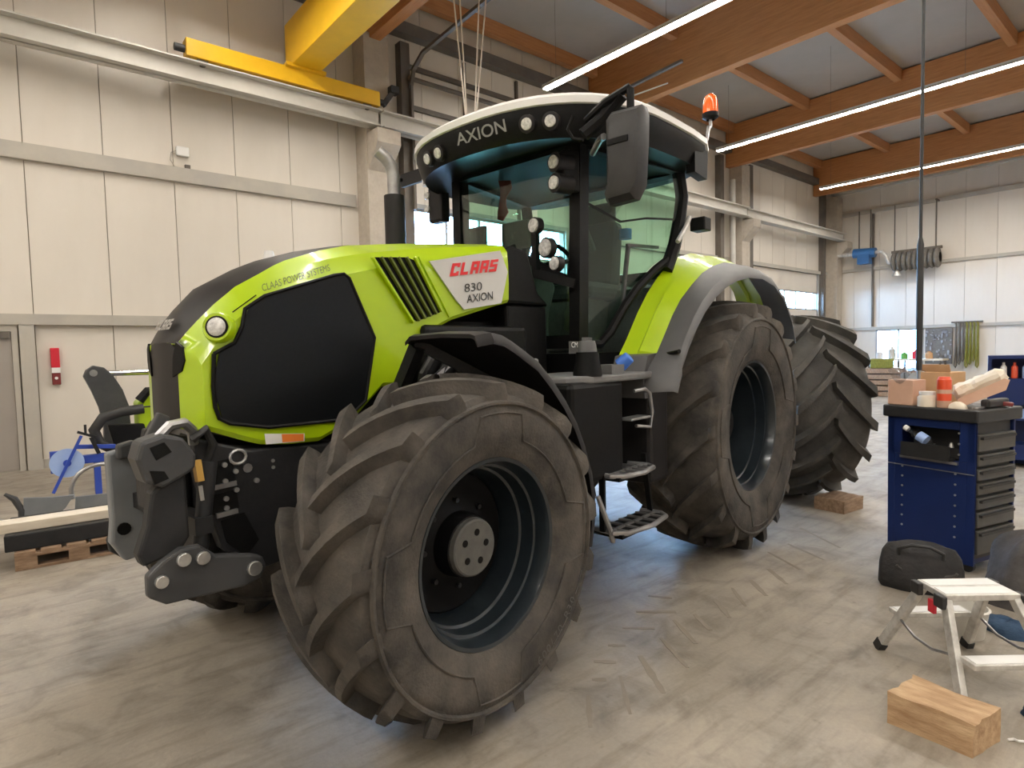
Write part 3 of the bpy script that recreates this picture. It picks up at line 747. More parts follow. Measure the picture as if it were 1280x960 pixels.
def side_poly(name, poly, m, eps, thick, par=bon, nseg=24, smooth=30, sgn=1):
    """skin following the bonnet side, bounded by a u-monotone polygon of (u, w)"""
    us = sorted(set([p[0] for p in poly])); lo, hi = us[0], us[-1]
    us = sorted(set(us + [lo + (hi - lo) * i / nseg for i in range(nseg + 1)]))
    rows = []
    for u in us:
        uu = min(max(u, lo + 1e-5), hi - 1e-5); ws = []
        for (a, b), (c, d) in zip(poly, poly[1:] + poly[:1]):
            if (a - uu) * (c - uu) < 0: ws.append(b + (d - b) * (uu - a) / (c - a))
        if len(ws) < 2: continue
        w0, w1 = min(ws), max(ws); v = HV(u) + eps
        rows.append([(u if True else 0, sgn * (v - .002 * 0), w0 + (w1 - w0) * j / 4) for j in range(5)])
    return MB().grid(rows, (0, sgn * thick, 0)).build(name, m, par, smooth)
GR = [(3.755, 1.645), (3.765, 1.51), (3.76, 1.42), (3.745, 1.372), (3.705, 1.348), (3.542, 1.314), (3.157, 1.314), (3.052, 1.399), (2.989, 1.711), (3.118, 2.0), (3.145, 2.018), (3.197, 2.008), (3.533, 1.895), (3.620, 1.835), (3.635, 1.76), (3.67, 1.69)]
for s in (1, -1):
    side_poly('grille_panel', GR, 'grille_mesh', .006, .006, sgn=s)
    rim_pts = [(u, s * (HV(u) + .010), w) for u, w in GR]
    MB().tube(rim_pts + rim_pts[:1], .009, 6, caps=False).build('grille_edge', 'lime' if False else 'black_plastic', bon, 40)
    # louvre field
    V = [(2.991, 2.112), (2.734, 2.135), (2.564, 1.851), (2.753, 1.787)]
    side_poly('louvre_backing', V, 'black_plastic', .006, .003, sgn=s, nseg=8)
    for i in range(6):
        t = i / 5
        a = Vector((V[0][0] + (V[1][0] - V[0][0]) * t, 0, V[0][1] + (V[1][1] - V[0][1]) * t)); b = Vector((V[3][0] + (V[2][0] - V[3][0]) * t, 0, V[3][1] + (V[2][1] - V[3][1]) * t))
        a.y = s * (HV(a.x) + .018); b.y = s * (HV(b.x) + .018)
        MB().bar(a, b, .013, .02, up=(0, 1, 0)).build('louvre_slat', 'lime' if i in (0, 5) else 'louvre_olive', bon, 0, bevel=.003)
    # white name panel and lime frame behind it
    WP = [(2.635, 2.122), (2.10, 2.232), (2.058, 2.20), (2.05, 2.108), (2.064, 1.945), (2.09, 1.918), (2.412, 1.868)]
    side_poly('name_panel', WP, 'white_panel', .008, .008, sgn=s, nseg=10)
    MB().bar((2.70, s * (HV(2.7) + .006), 2.145), (2.50, s * (HV(2.5) + .006), 1.825), .012, .012, up=(0, 1, 0)).build('bonnet_crease', 'lime', bon, 0, bevel=.004)
def onside(u, w, e=.018): return (u, HV(u) + e, w)
SX, SZ = (-1, .067, .15), (.0, 0, 1)
SXW = (Vector(onside(2.133, 2.111)) - Vector(onside(2.495, 2.053))); SXT = Vector((-1, .067, .155))
block_letters('maker_letters', 'CLAAS', .375, .072, 'red_print', bon, onside(2.505, 2.048, .019), SXT, (-.12, 0, 1))
text('model_number', '830', .048, 'dark_print', bon, onside(2.40, 1.965, .019), SXT, (-.02, 0, 1), width=.135)
text('model_name', 'AXION', .047, 'dark_print', bon, onside(2.385, 1.905, .019), SXT, (-.02, 0, 1), width=.205, bold=.008)
# stripe lettering on the chamfer, warning decal, panel lines
def chamfer(u, f): 
    ws = lerp(u, WS); hw = HV(u); vv = min(hw - .04, .37 + (3.77 - u) * .03); w2 = max(ws + .02, ws + .7 * (lerp(u, WT) - .38 * .34 * .34 - ws))
    return Vector((nose(u, hw), hw - .018 + (vv - hw + .018) * f, ws + (w2 - ws) * f))
p, q = chamfer(3.555, .12), chamfer(3.2, .12); up = chamfer(3.4, 1) - chamfer(3.4, 0)
text('stripe_letters', 'CLAAS POWER SYSTEMS', .034, 'dark_olive', bon, p + Vector((0, .004, .004)), q - p, up, .004, width=(q - p).length)
MB().bar(chamfer(3.70, .40) + Vector((0, .003, .003)), chamfer(3.585, .25) + Vector((0, .003, .003)), .004).build('panel_gap', 'black_plastic', bon, 0)
dc = MB().grid([[onside(3.561, 1.288, .009), onside(3.557, 1.24, .009)], [onside(3.376, 1.268, .009), onside(3.378, 1.232, .009)]], (0, .001, 0)).build('warning_decal', 'white_plastic', bon, 0)
MB().grid([[onside(3.485, 1.278, .0115), onside(3.483, 1.24, .0115)], [onside(3.382, 1.267, .0115), onside(3.384, 1.235, .0115)]], (0, .0006, 0)).build('decal_field', 'orange_print', bon, 0)
# headlights, nose badge, nose intake
for s in (1, -1):
    c = Vector((3.735, s * .345, 1.755)); n = Vector((.72, s * .66, .12)).normalized(); c = c - n * (.008 if s > 0 else .05)
    MB().tube([c - n * .02, c + n * .012, c + n * .022, c + n * .014], .1, 24, radii=[.064, .064, .058, .050]).build('headlight_bezel', 'lime', bon, 40)
    MB().cyl(c + n * .013, c + n * .024, .050, .046, n=24).build('headlight_ring', 'black_plastic', bon, 40)
    MB().tube([c + n * .02, c + n * .03, c + n * .035], .04, 24, radii=[.041, .036, .020]).build('headlight', 'lamp_lens', bon, 60)
    q = [(nose(3.85, .17 + 0), .17, 1.70), (nose(3.85, .21), .215, 1.675), (nose(3.85, .215), .225, 1.62), (nose(3.85, .20), .20, 1.575), (nose(3.85, .15), .13, 1.55), (nose(3.85, .14), .14, 1.63)]
    MB().prism([(a[1], a[2]) for a in q], lambda a, b, d: (nose(3.85, a) + d, s * a, b), -.005, .006).build('nose_intake', 'black_plastic', bon, 0)
block_letters('nose_badge', 'CLAAS', .19, .05, 'bolt', bon, (nose(3.80, .09) + .035, -.095, 1.755), (0, 1, 0), (-.45, 0, 1), .004)
MB().cyl((3.30, -.05, 2.125), (3.30, -.05, 2.165), .03, .022, n=14).build('nose_camera', 'white_plastic', bon, 40)

# ---- exhaust and right-hand parts
mb = MB().tube([(2.10, -.56, 2.25), (2.10, -.56, 2.74)], .072, 20)
mb.build('exhaust_muffler', 'hood_black', TR, 40)
MB().tube([(2.10, -.56, 2.70), (2.10, -.56, 2.88), (2.115, -.565, 2.95), (2.15, -.58, 3.0), (2.20, -.60, 3.04)], .045, 16).build('exhaust_pipe', 'steel', TR, 60)
MB().tube([(2.0, -.68, 2.45), (2.0, -.70, 2.85), (2.0, -.66, 2.89), (2.0, -.60, 2.88)], .014, 8).build('exhaust_guard', 'black_plastic', TR, 40)

# ---- front linkage
fnv = lambda a, b, d: (a, d, b)
BR = [(3.84, 1.30), (3.62, 1.225), (3.3, 1.205), (3.18, 1.2), (3.2, .95), (3.42, .70), (3.62, .68), (3.76, .82), (3.82, 1.02), (3.86, 1.2)]
for s in (1, -1):
    br = MB().prism(BR, fnv, s * .27, s * .335).build('front_bracket', 'chassis_grey', TR, 0, bevel=.012)
    for poly in ([(3.80, 1.19), (3.70, 1.20), (3.69, 1.10), (3.80, 1.09)], [(3.80, 1.055), (3.69, 1.06), (3.68, .98), (3.79, .97)], [(3.76, .94), (3.66, .955), (3.60, .82), (3.66, .76), (3.74, .84)]):
        MB().prism(poly, fnv, s * .333, s * .338).build('bracket_pocket', 'black_plastic', br, 0)
    for a, b in ((3.735, 1.175), (3.735, 1.105), (3.69, 1.14), (3.735, 1.03), (3.735, .99), (3.69, 1.06), (3.60, 1.085)):
        MB().cyl((a, s * .333, b), (a, s * .348, b), .011, n=10).build('bracket_bolt', 'bolt', br, 40)
    for a, b in ((3.52, 1.16), (3.52, 1.13), (3.635, 1.145)):
        MB().cyl((a, s * .333, b), (a, s * .341, b), .008 if a < 3.6 else .02, n=10).build('bracket_bolt', 'bolt' if a < 3.6 else 'steel', br, 40)
    MB().tube([(3.675 + .035 * math.cos(t / 12 * 2 * PI), s * .338, 1.20 + .03 * math.sin(t / 12 * 2 * PI)) for t in range(13)], .007, 6).build('towing_eye', 'steel', br, 40)
    for q in (((3.80, s * .34, 1.085), (3.69, s * .34, 1.09)), ((3.78, s * .34, .965), (3.69, s * .34, .97))): MB().bar(*q, .02).build('pocket_lip', 'steel', br, 0)
    if s > 0:
        arm = MB().prism([(4.01, 1.16), (3.92, 1.18), (3.915, .93), (3.95, .88), (4.085, .85), (4.10, .90), (4.065, 1.0), (4.045, 1.12)], fnv, .36, .43).build('linkage_arm', 'link_dark', TR, 0, bevel=.012)
        MB().prism([(4.095, 1.26), (4.075, 1.325), (4.0, 1.345), (3.93, 1.325), (3.885, 1.25), (3.89, 1.2), (3.92, 1.18), (4.01, 1.14), (4.07, 1.17)], fnv, .34, .455).build('catch_claw', 'link_grey', arm, 0, bevel=.014)
        MB().prism([(4.05, 1.30), (4.0, 1.315), (3.975, 1.275), (4.03, 1.25)], fnv, .45, .458).build('claw_opening', 'black_plastic', arm, 0)
        MB().prism([(4.055, 1.215), (4.005, 1.205), (3.99, 1.175), (4.04, 1.16)], fnv, .45, .458).build('claw_opening', 'black_plastic', arm, 0)
        MB().tube([(4.0, .40, 1.33), (3.96, .40, 1.37), (3.90, .38, 1.375), (3.86, .35, 1.34), (3.85, .33, 1.28)], .02, 8).build('claw_latch', 'steel', arm, 40)
        MB().bar((3.92, .43, 1.25), (3.92, .45, 1.25), .03).build('arm_bolt', 'bolt', arm, 0)
        MB().bar((3.875, .42, 1.225), (3.87, .43, 1.14), .032, .025).build('release_tab', 'brass', arm, 0)
        MB().bar((3.865, .42, 1.12), (3.86, .42, 1.06), .012).build('release_pin', 'bolt', arm, 0)
        MB().bar((3.99, .22, 1.27), (3.92, .22, 1.40), .035, .05).build('upper_strut', 'link_grey', arm, 0, bevel=.006)
        MB().bar((3.96, .14, 1.22), (3.88, .14, 1.37), .03, .04).build('upper_strut', 'link_dark', arm, 0, bevel=.006)
        MB().tube([(3.87, .37, 1.30), (3.82, .38, 1.34), (3.78, .35, 1.27), (3.80, .33, 1.20)], .018, 8).build('linkage_hose', 'rubber_hose', arm, 40)
        MB().cyl((3.80, .345, 1.20), (3.86, .37, .85), .035, .03, n=12).build('lift_cylinder', 'link_dark', arm, 40)
    else:
        arm = MB().prism([(3.98, 1.19), (3.83, 1.215), (3.80, .86), (3.85, .67), (3.93, .66), (3.985, .76), (3.975, .86)], fnv, -.43, -.36).build('linkage_arm', 'plate_blue_grey', TR, 0, bevel=.012, label='pale blue-grey linkage arm plate')
        MB().prism([(3.95, 1.23), (3.88, 1.245), (3.84, 1.22), (3.84, 1.16), (3.95, 1.16)], fnv, -.30, -.36).build('catch_claw', 'link_grey', arm, 0, bevel=.012)
        MB().cyl((3.93, -.36, .82), (3.93, -.352, .82), .03, n=12).build('arm_hole', 'black_plastic', arm, 40)
    LP = [(4.09, .83), (4.04, .87), (3.97, .905), (3.90, .90), (3.84, .845), (3.70, .81), (3.655, .79), (3.64, .745), (3.665, .70), (3.73, .685), (4.03, .705), (4.09, .75)]
    if s < 0: LP = [(3.98, .76), (3.95, .80), (3.86, .87), (3.80, .84), (3.80, .70), (3.84, .66), (3.92, .655), (3.97, .70)]
    low = MB().prism(LP, fnv, s * .44, s * .485).build('lower_link', 'link_grey' if s > 0 else 'link_dark', TR, 0, bevel=.01)
    for a, b, r in ((4.045, .80, .024), (3.965, .862, .026), (3.895, .85, .026), (3.695, .752, .030)) if s > 0 else ((3.93, .735, .03),):
        MB().cyl((a, s * .48, b), (a, s * .502, b), r, n=14).build('link_pin', 'bolt', low, 40, bevel=.003)
MB().cyl((3.72, -.46, .75), (3.72, .46, .75), .045, n=16).bar((3.85, -.4, .95), (3.85, .4, .95), .07).build('linkage_crossbar', 'link_dark', TR, 40)
MB().box((3.3, -.26, .66), (3.80, .26, 1.24)).box((3.80, -.16, .95), (3.93, .16, 1.2)).build('front_housing', 'chassis_grey', TR, 0, bevel=.02)

# ---- front mudguards: arched shell over the wheel
FP = [(3.0, 1.70), (2.95, 1.712), (2.88, 1.70), (2.81, 1.67), (2.64, 1.58), (2.53, 1.485), (2.43, 1.38), (2.34, 1.26), (2.27, 1.13), (2.215, .99), (2.19, .86), (2.195, .72), (2.225, .60)]
for s in (1, -1):
    rows = []
    for i, (u, w) in enumerate(FP):
        d = Vector((u - 2.98, 0, w - .77)).normalized(); tp = .05 if i == 0 else 0
        P = lambda v, k: (u - d.x * k, s * v, w - d.z * k)
        rows.append([P(.60 + tp, .02), P(.66 + tp * .5, -.006), P(.9, -.012), P(1.12 - tp * .5, -.004), P(1.17 - tp, .004), P(1.185 - tp, .035)])
    mg = MB().grid(rows)
    inner = [[(Vector(p) - Vector((p[0] - 2.98, 0, p[2] - .77)).normalized() * .018) for p in r] for r in rows]
    mg.grid(inner)
    n = len(rows)
    for i in range(n - 1):
        for j in (0, 5): mg.add([rows[i][j], rows[i + 1][j], inner[i + 1][j], inner[i][j]], [(0, 1, 2, 3)])
    for i in (0, n - 1):
        for j in range(5): mg.add([rows[i][j], rows[i][j + 1], inner[i][j + 1], inner[i][j]], [(0, 1, 2, 3)])
    fd = mg.build('front_mudguard', 'hood_black', TR, 40)
    MB().bar((2.9, s * .3, 1.2), (2.9, s * .62, 1.66), .06).bar((2.9, s * .6, 1.68), (2.5, s * .8, 1.44), .05).build('mudguard_stay', 'chassis_grey', fd, 0)

# ---- rear mudguards
GA = [(1.25, 1.585), (1.16, 1.68), (1.0, 1.875), (.86, 2.02), (.70, 2.15), (.55, 2.245), (.40, 2.32), (.15, 2.38), (-.15, 2.39), (-.45, 2.31), (-.72, 2.14), (-.92, 1.90), (-1.02, 1.70)]
GB = [(1.18, 1.59), (1.09, 1.69), (.96, 1.84), (.83, 1.96), (.66, 2.07), (.48, 2.17), (.30, 2.235), (.08, 2.285), (-.18, 2.29), (-.45, 2.22), (-.70, 2.09), (-.91, 1.88), (-1.02, 1.70)]
GC = [(1.25, 1.56), (1.16, 1.68), (1.03, 1.82), (.90, 1.93), (.74, 2.03), (.56, 2.11), (.36, 2.17), (.12, 2.21), (-.15, 2.22), (-.43, 2.18), (-.68, 2.07), (-.88, 1.89), (-.99, 1.70)]
for s in (1, -1):
    rows = [[(a[0], s * .74, a[1]), (a[0] * .55 + b[0] * .45, s * .85, a[1] * .55 + b[1] * .45 - .012), (a[0] * .45 + b[0] * .55, s * .87, a[1] * .45 + b[1] * .55 + .022), (b[0], s * .985, b[1])] for a, b in zip(GA, GB)]
    lm = MB().grid(rows, (0, 0, -.03)).build('rear_mudguard', 'lime', TR, 40, label='lime green inner part of the rear mudguard')
    rows = [[(b[0], s * .985, b[1] + .001), (c[0] * .5 + b[0] * .5, s * 1.08, c[1] * .5 + b[1] * .5 + .012), (c[0], s * 1.175, c[1]), (c[0], s * 1.2, c[1] - .04)] for b, c in zip(GB, GC)]
    f0 = [[(1.36, s * .985, 1.37), (1.36, s * 1.08, 1.375), (1.33, s * 1.175, 1.38), (1.31, s * 1.2, 1.37)], [(1.29, s * .985, 1.50), (1.29, s * 1.08, 1.49), (1.27, s * 1.175, 1.50), (1.25, s * 1.2, 1.48)]]
    MB().grid(f0 + rows, (0, 0, -.03)).build('mudguard_extension', 'fender_grey', lm, 40, label='grey outer extension of the rear mudguard')
    MB().tube([(1.14, s * .99, 1.60), (1.2, s * 1.08, 1.585), (1.26, s * 1.185, 1.60)], .014, 8).build('mudguard_seam', 'black_plastic', lm, 40)
    MB().prism([(1.30, 1.575), (1.24, 1.585), (1.18, 1.59), (1.22, 1.30), (1.34, 1.30), (1.36, 1.42)], fnv, s * .74, s * .985).build('mudguard_foot', 'fender_grey', lm, 0)

# ---- platform, step side, tanks on the left; mirrored box on the right
for s in (1, -1):
    MB().box((1.62, min(s * .45, s * 1.0), .86), (2.16, max(s * .45, s * 1.0), 1.44)).build('battery_box', 'black_plastic', TR, 0, bevel=.03)
    MB().box((1.05, min(s * .45, s * 1.0), .73), (1.30, max(s * .45, s * 1.0), 1.40)).build('side_tank', 'hood_black', TR, 0, bevel=.03)
    MB().box((1.3, min(s * .3, s * .6), .75), (1.7, max(s * .3, s * .6), 1.45)).build('step_back', 'black_plastic', TR, 0)
PL = [(2.30, .46), (2.28, .60), (2.10, .92), (1.95, 1.0), (1.62, 1.02), (1.02, 1.02), (1.0, .46)]
MB().prism(PL, lambda a, b, d: (a, b, d), 1.43, 1.475).prism([(2.34, .46), (2.24, .72), (2.06, .70), (1.95, .46)], lambda a, b, d: (a, b, d), 1.475, 1.58).build('step_platform', 'platform_grey', TR, 0, bevel=.012)
fc = MB().lathe([(1.47, .085), (1.50, .082), (1.56, .070), (1.61, .066), (1.615, .03), (1.615, .001)], 24, axis='z', c=(1.90, .93, 0)).build('filler_neck', 'black_plastic', TR, 40)
MB().lathe([(1.612, .058), (1.65, .052), (1.675, .045), (1.678, .001)], 20, axis='z', c=(1.90, .93, 0)).bar((1.94, .93, 1.685), (1.86, .93, 1.685), .016, .02).build('filler_cap', 'fender_grey', fc, 40)
MB().cyl((1.55, .93, 1.52), (1.53, .99, 1.575), .045, .038, n=14).build('blue_cap', 'blue_cap', TR, 40, bevel=.006, label='blue reservoir cap')
MB().box((1.58, .86, 1.475), (1.72, .98, 1.53)).build('sticker_block', 'platform_grey', TR, 0)
stt = MB().box((1.40, .62, 1.60), (1.66, .622, 1.68)).build('door_sill_plate', 'cab_trim', TR, 0)
text('sill_letters', 'CMATIC', .035, 'white_plastic', stt, (1.64, .626, 1.64), (-1, 0, 0), (0, 0, 1), .002, width=.18)
for i, (w, u0, u1, v1) in enumerate(((.56, 1.30, 1.86, 1.13), (.885, 1.40, 1.84, 1.10), (1.19, 1.36, 1.60, 1.04))):
    if i == 2: st = MB().bar((u0, v1 - .05, w), (u1, v1 - .05, w), .10, .015).build('step', 'steel', TR, 0, bevel=.004); continue
    pts = [(u0 + .02, v1 - .2, w), (u0, v1 - .06, w), (u0 + .05, v1, w), ((u0 + u1) / 2, v1 + .035, w), (u1 - .05, v1, w), (u1, v1 - .06, w), (u1 - .02, v1 - .2, w)]
    mb = MB().tube(pts, .016, 8)
    for k in range(5): mb.bar((u0 + .08 + k * (u1 - u0 - .16) / 4, v1 - .2, w), (u0 + .08 + k * (u1 - u0 - .16) / 4, v1 + .01, w), .014, .012)
    mb.bar((u0 + .02, v1 - .1, w), (u1 - .02, v1 - .1, w), .02, .012)
    st = mb.build('step', 'steel', TR, 40)
    MB().box((u0 + .01, v1 - .21, w - .03), (u1 - .01, v1 - .01, w - .008)).build('step_tray', 'black_plastic', st, 0)
for q in (((1.84, .98, .95), (1.87, 1.0, .56)), ((1.36, .98, .95), (1.31, 1.0, .56))): MB().bar(*q, .035, .02).build('step_hanger', 'black_plastic', TR, 0)
MB().tube([(1.92, 1.0, .78), (1.90, 1.03, .68), (1.86, 1.05, .56), (1.84, 1.05, .50)], .015, 8).build('step_rod', 'steel', TR, 40)
MB().tube([(1.50, 1.0, 1.36), (1.42, 1.03, 1.37), (1.36, 1.03, 1.34), (1.33, 1.03, 1.22), (1.34, 1.02, 1.12), (1.48, 1.0, 1.14)], .012, 8).build('grab_loop', 'steel', TR, 40)

# ---- cab
A0, A1, C0, C1 = (1.45, .56), (1.45, .58), (.53, .78), (.43, .77)
DY = lambda u: .56 + (1.45 - u) / (1.45 - .45) * .22
fr = MB()
for s in (1, -1):
    fr.bar((1.46, s * .555, 1.60), (1.44, s * .575, 3.02), .085, .10, up=(1, 0, 0))
    fr.tube([(.62, s * .765, 2.20), (.50, s * .775, 2.40), (.41, s * .775, 2.62), (.37, s * .775, 2.78), (.40, s * .77, 2.92), (.44, s * .76, 3.05)], .05, 8)
    fr.bar((1.45, s * .57, 2.99), (.42, s * .765, 2.99), .08, .08)
    # lower frame that follows the mudguard
    e = [(1.46, .555), (1.30, .60), (1.24, .62)]
    pts = [(1.46, s * .555, 1.66), (1.27, s * .60, 1.66), (1.20, s * .64, 1.74), (1.06, s * .67, 1.92), (.92, s * .70, 2.06), (.74, s * .74, 2.20), (.60, s * .765, 2.28)]
    fr.tube(pts, .032, 8)
fr.bar((1.45, -.57, 2.99), (1.45, .57, 2.99), .08, .08).bar((1.46, -.56, 1.68), (1.46, .56, 1.68), .09, .09).bar((.40, -.77, 2.99), (.40, .77, 2.99), .08, .08).bar((.25, -.72, 2.1), (.25, .72, 2.1), .07, .3)
cabf = fr.build('cab_frame', 'black_plastic', TR, 35)
MB().box((.2, -.55, 1.42), (1.46, .55, 1.60)).build('cab_floor', 'black_plastic', cabf, 0)
MB().prism([(.2, 1.6), (.62, 1.6), (.5, 2.1), (.25, 2.2), (.2, 2.2)], lambda a, b, d: (a, d, b), -.72, .72).build('cab_rear_panel', 'cab_trim', cabf, 0)
# windscreen, bowed forward
rows = [[(1.475 + .10 * (1 - (v / .55) ** 2), v, 1.72 + (3.0 - 1.72) * j / 6) for v in (-.54, -.4, -.2, 0, .2, .4, .54)] for j in range(7)]
MB().grid(rows, (-.006, 0, 0)).build('windscreen', 'cab_glass', cabf, 60)
for s in (1, -1):
    bot = [(1.40, 1.69), (1.27, 1.69), (1.19, 1.77), (1.06, 1.95), (.92, 2.09), (.74, 2.23), (.60, 2.31), (.48, 2.47), (.41, 2.65), (.39, 2.80)]
    rows = [[(u, s * DY(u), w + (2.96 - w) * j / 3) for j in range(4)] for u, w in bot]
    MB().grid(rows, (0, -s * .006, 0)).build('door_glass', 'cab_glass', cabf, 60)
    rows = [[(1.45 + .02, s * .60, 1.66), (1.45 + .02, s * .60, 2.95)]]
MB().box((.30, -.72, 2.15), (.306, .72, 2.95)).build('rear_window', 'cab_glass', cabf, 0)
# bonnet-to-cab shroud, dash, wiper
MB().box((1.60, -.40, 1.45), (2.0, .40, 1.92)).prism([(1.60, 1.92), (2.03, 1.92), (2.03, 2.25), (1.97, 2.28), (1.82, 2.26), (1.72, 2.0)], fnv, -.43, .43).build('cab_shroud', 'black_plastic', TR, 0, bevel=.02)
MB().prism([(1.44, 1.75), (1.30, 1.75), (1.16, 2.10), (1.26, 2.22), (1.42, 2.28)], fnv, -.33, .15).build('dashboard', 'cab_trim', cabf, 0, bevel=.03)
MB().bar((1.56, .05, 2.34), (1.52, .50, 2.10), .035, .05).build('wiper_arm', 'black_plastic', cabf, 0)
MB().bar((1.57, -.28, 2.27), (1.57, .10, 2.36), .022, .03).build('wiper_blade', 'black_plastic', cabf, 0)
# interior
sw = MB().tube([(1.02 + .17 * math.cos(t / 20 * 2 * PI) * .55, .19 * math.sin(t / 20 * 2 * PI), 2.30 + .17 * math.cos(t / 20 * 2 * PI) * .83) for t in range(21)], .017, 8)
sw.bar((1.02, -.17, 2.30), (1.02, .17, 2.30), .03).cyl((1.04, 0, 2.28), (1.26, 0, 2.0), .05, n=12)
sw.build('steering_wheel', 'black_plastic', cabf, 40)
MB().box((.38, -.26, 2.02), (.90, .26, 2.16)).build('seat_cushion', 'seat_fabric', cabf, 0, bevel=.05)
MB().box((.36, -.24, 2.12), (.52, .24, 2.68), rot=Matrix.Rotation(-.12, 3, 'Y')).box((.30, -.16, 2.68), (.42, .16, 2.86)).build('seat_back', 'seat_fabric', cabf, 0, bevel=.05)
MB().box((.45, -.2, 1.6), (.85, .2, 2.03)).build('seat_base', 'cab_trim', cabf, 0, bevel=.02)
MB().box((.55, -.40, 2.25), (1.05, -.29, 2.36)).bar((.95, -.35, 2.3), (1.06, -.36, 2.6), .05).box((1.02, -.5, 2.45), (1.06, -.2, 2.68)).build('armrest_console', 'cab_trim', cabf, 0, bevel=.02)
MB().cyl((.42, .30, 2.52), (.42, .30, 2.60), .05, n=12).build('seat_knob', 'blue_bright', cabf, 40)
MB().bar((1.0, .66, 2.36), (.62, .70, 2.38), .02).bar((.98, .66, 2.36), (1.06, .64, 1.85), .025).tube([(1.36, .545, 2.50), (1.33, .55, 2.42), (1.30, .56, 2.36), (1.28, .57, 2.30)], .016, 8).build('door_handle', 'cab_trim', cabf, 40)
MB().bar((1.40, .57, 2.62), (1.05, .64, 2.52), .014).bar((1.05, .64, 2.52), (.80, .70, 2.57), .014).bar((.80, .70, 2.57), (.47, .76, 2.60), .014).build('door_rod', 'black_plastic', cabf, 0)
MB().grid([[(1.20, -.38 + .02 * math.sin(i), 2.98 - i * .06), (1.19, -.26 - .015 * i + .03 * math.sin(i * 2), 2.96 - i * .06)] for i in range(6)], (.006, 0, 0)).build('red_rag', 'red_cloth', cabf, 60)
MB().box((1.30, -.60, 2.40), (1.34, -.42, 2.62)).box((1.30, .38, 1.95), (1.33, .52, 2.2)).build('side_display', 'screen_dark', cabf, 0, bevel=.01)

# roof: outline lofted from the white rim down to the black fascia
RA, RB, RE, RC = .92, 1.0, 2.4, .05
def outline(k, rear=.16):
    pts = []
    for i in range(25):
        a = -PI / 2 + PI * i / 24
        pts.append((1.1 + RA * max(0, math.cos(a)) ** (2 / RE), RC + RB * math.copysign(abs(math.sin(a)) ** (2 / RE), math.sin(a))))
    pts += [(.75, RC + RB), (.48, RC + RB * .98), (.28, RC + RB * .9), (rear, RC + RB * .74), (rear - .06, RC + .3), (rear - .06, RC - .3), (rear, RC - RB * .74), (.28, RC - RB * .9), (.48, RC - RB * .98), (.75, RC - RB)]
    return [((u - 1.1) * k + 1.1, (v - RC) * k + RC) for u, v in pts]
def ring(k, z, dz=0.0, fz=0.0): return [(u, v, z + dz * (1.1 - u) + fz * max(0, u - 1.6)) for u, v in outline(k)]
roof = MB().loft([ring(.5, 3.255), ring(.8, 3.225), ring(.95, 3.17), ring(1.0, 3.135), ring(1.0, 3.095), ring(.985, 3.09)]).build('roof_cap', 'white_plastic', TR, 40, label='white roof cap')
MB().loft([ring(.985, 3.092), ring(.985, 3.06), ring(.955, 2.99, .05), ring(.925, 2.925, .03, .05), ring(.84, 2.95), ring(.6, 2.98)]).build('roof_fascia', 'black_plastic', roof, 40, label='black roof fascia')
MB().prism([(.62, 3.07), (.62, 2.88), (.42, 2.86), (.40, 3.07)], fnv, .93, 1.0).build('fascia_corner', 'black_plastic', roof, 0)
def fascia(v, w):   # point on the front of the roof fascia
    k = .985 - .26 * (3.06 - w); x = abs((v - RC) / (RB * k))
    return Vector((1.1 + RA * k * max(0, 1 - x ** RE) ** (1 / RE), v, w))
nf = Vector((1, 0, -.5)).normalized()
for v, w in ((.535, 3.0), (.665, 3.0), (-.345, 2.985), (-.20, 2.985)):
    n = Vector((1, .5 * v, -.25)).normalized(); c = fascia(v, w)
    MB().tube([c - n * .03, c + n * .022, c + n * .026], .05, 20, radii=[.056, .054, .044]).build('work_light_ring', 'hood_black', roof, 40)
    MB().tube([c + n * .022, c + n * .032, c + n * .034], .04, 20, radii=[.038, .033, .018]).build('work_light', 'lamp_lens', roof, 40)
xd = fascia(.21, 3.0) - fascia(-.24, 3.0)
text('roof_name', 'AXION', .075, 'silver_print', roof, fascia(.03, 2.965) + Vector((.045, 0, 0)), fascia(.41, 2.965) - fascia(.03, 2.965), (.26, 0, 1), .004, width=.40, bold=.01)
MB().ball((1.72, -.25, 3.19), .05, 12, 6).build('gps_dome', 'white_plastic', roof, 60)
MB().ball((1.80, -.50, 3.16), .07, 12, 6, sc=(1, 1.3, .45)).build('roof_aerial_cap', 'white_plastic', roof, 60)
# beacon
MB().tube([(.52, 1.0, 3.13), (.44, 1.0, 3.14), (.37, .98, 3.17), (.33, .97, 3.24), (.30, .96, 3.28), (.24, .95, 3.30), (.24, .95, 3.36)], .013, 8).build('beacon_arm', 'steel', TR, 40)
bc = MB().lathe([(3.35, .03), (3.37, .06), (3.40, .062), (3.40, .001)], 18, axis='z', c=(.24, .95, 0)).build('beacon_base', 'black_plastic', TR, 40)
MB().lathe([(3.40, .058), (3.47, .056), (3.52, .046), (3.545, .02), (3.547, .001)], 18, axis='z', c=(.24, .95, 0)).build('beacon_lens', 'orange_lens', bc, 50)
MB().cyl((1.52, .98, 3.14), (1.14, 1.06, 3.32), .005, n=6).build('antenna', 'steel', TR, 40)
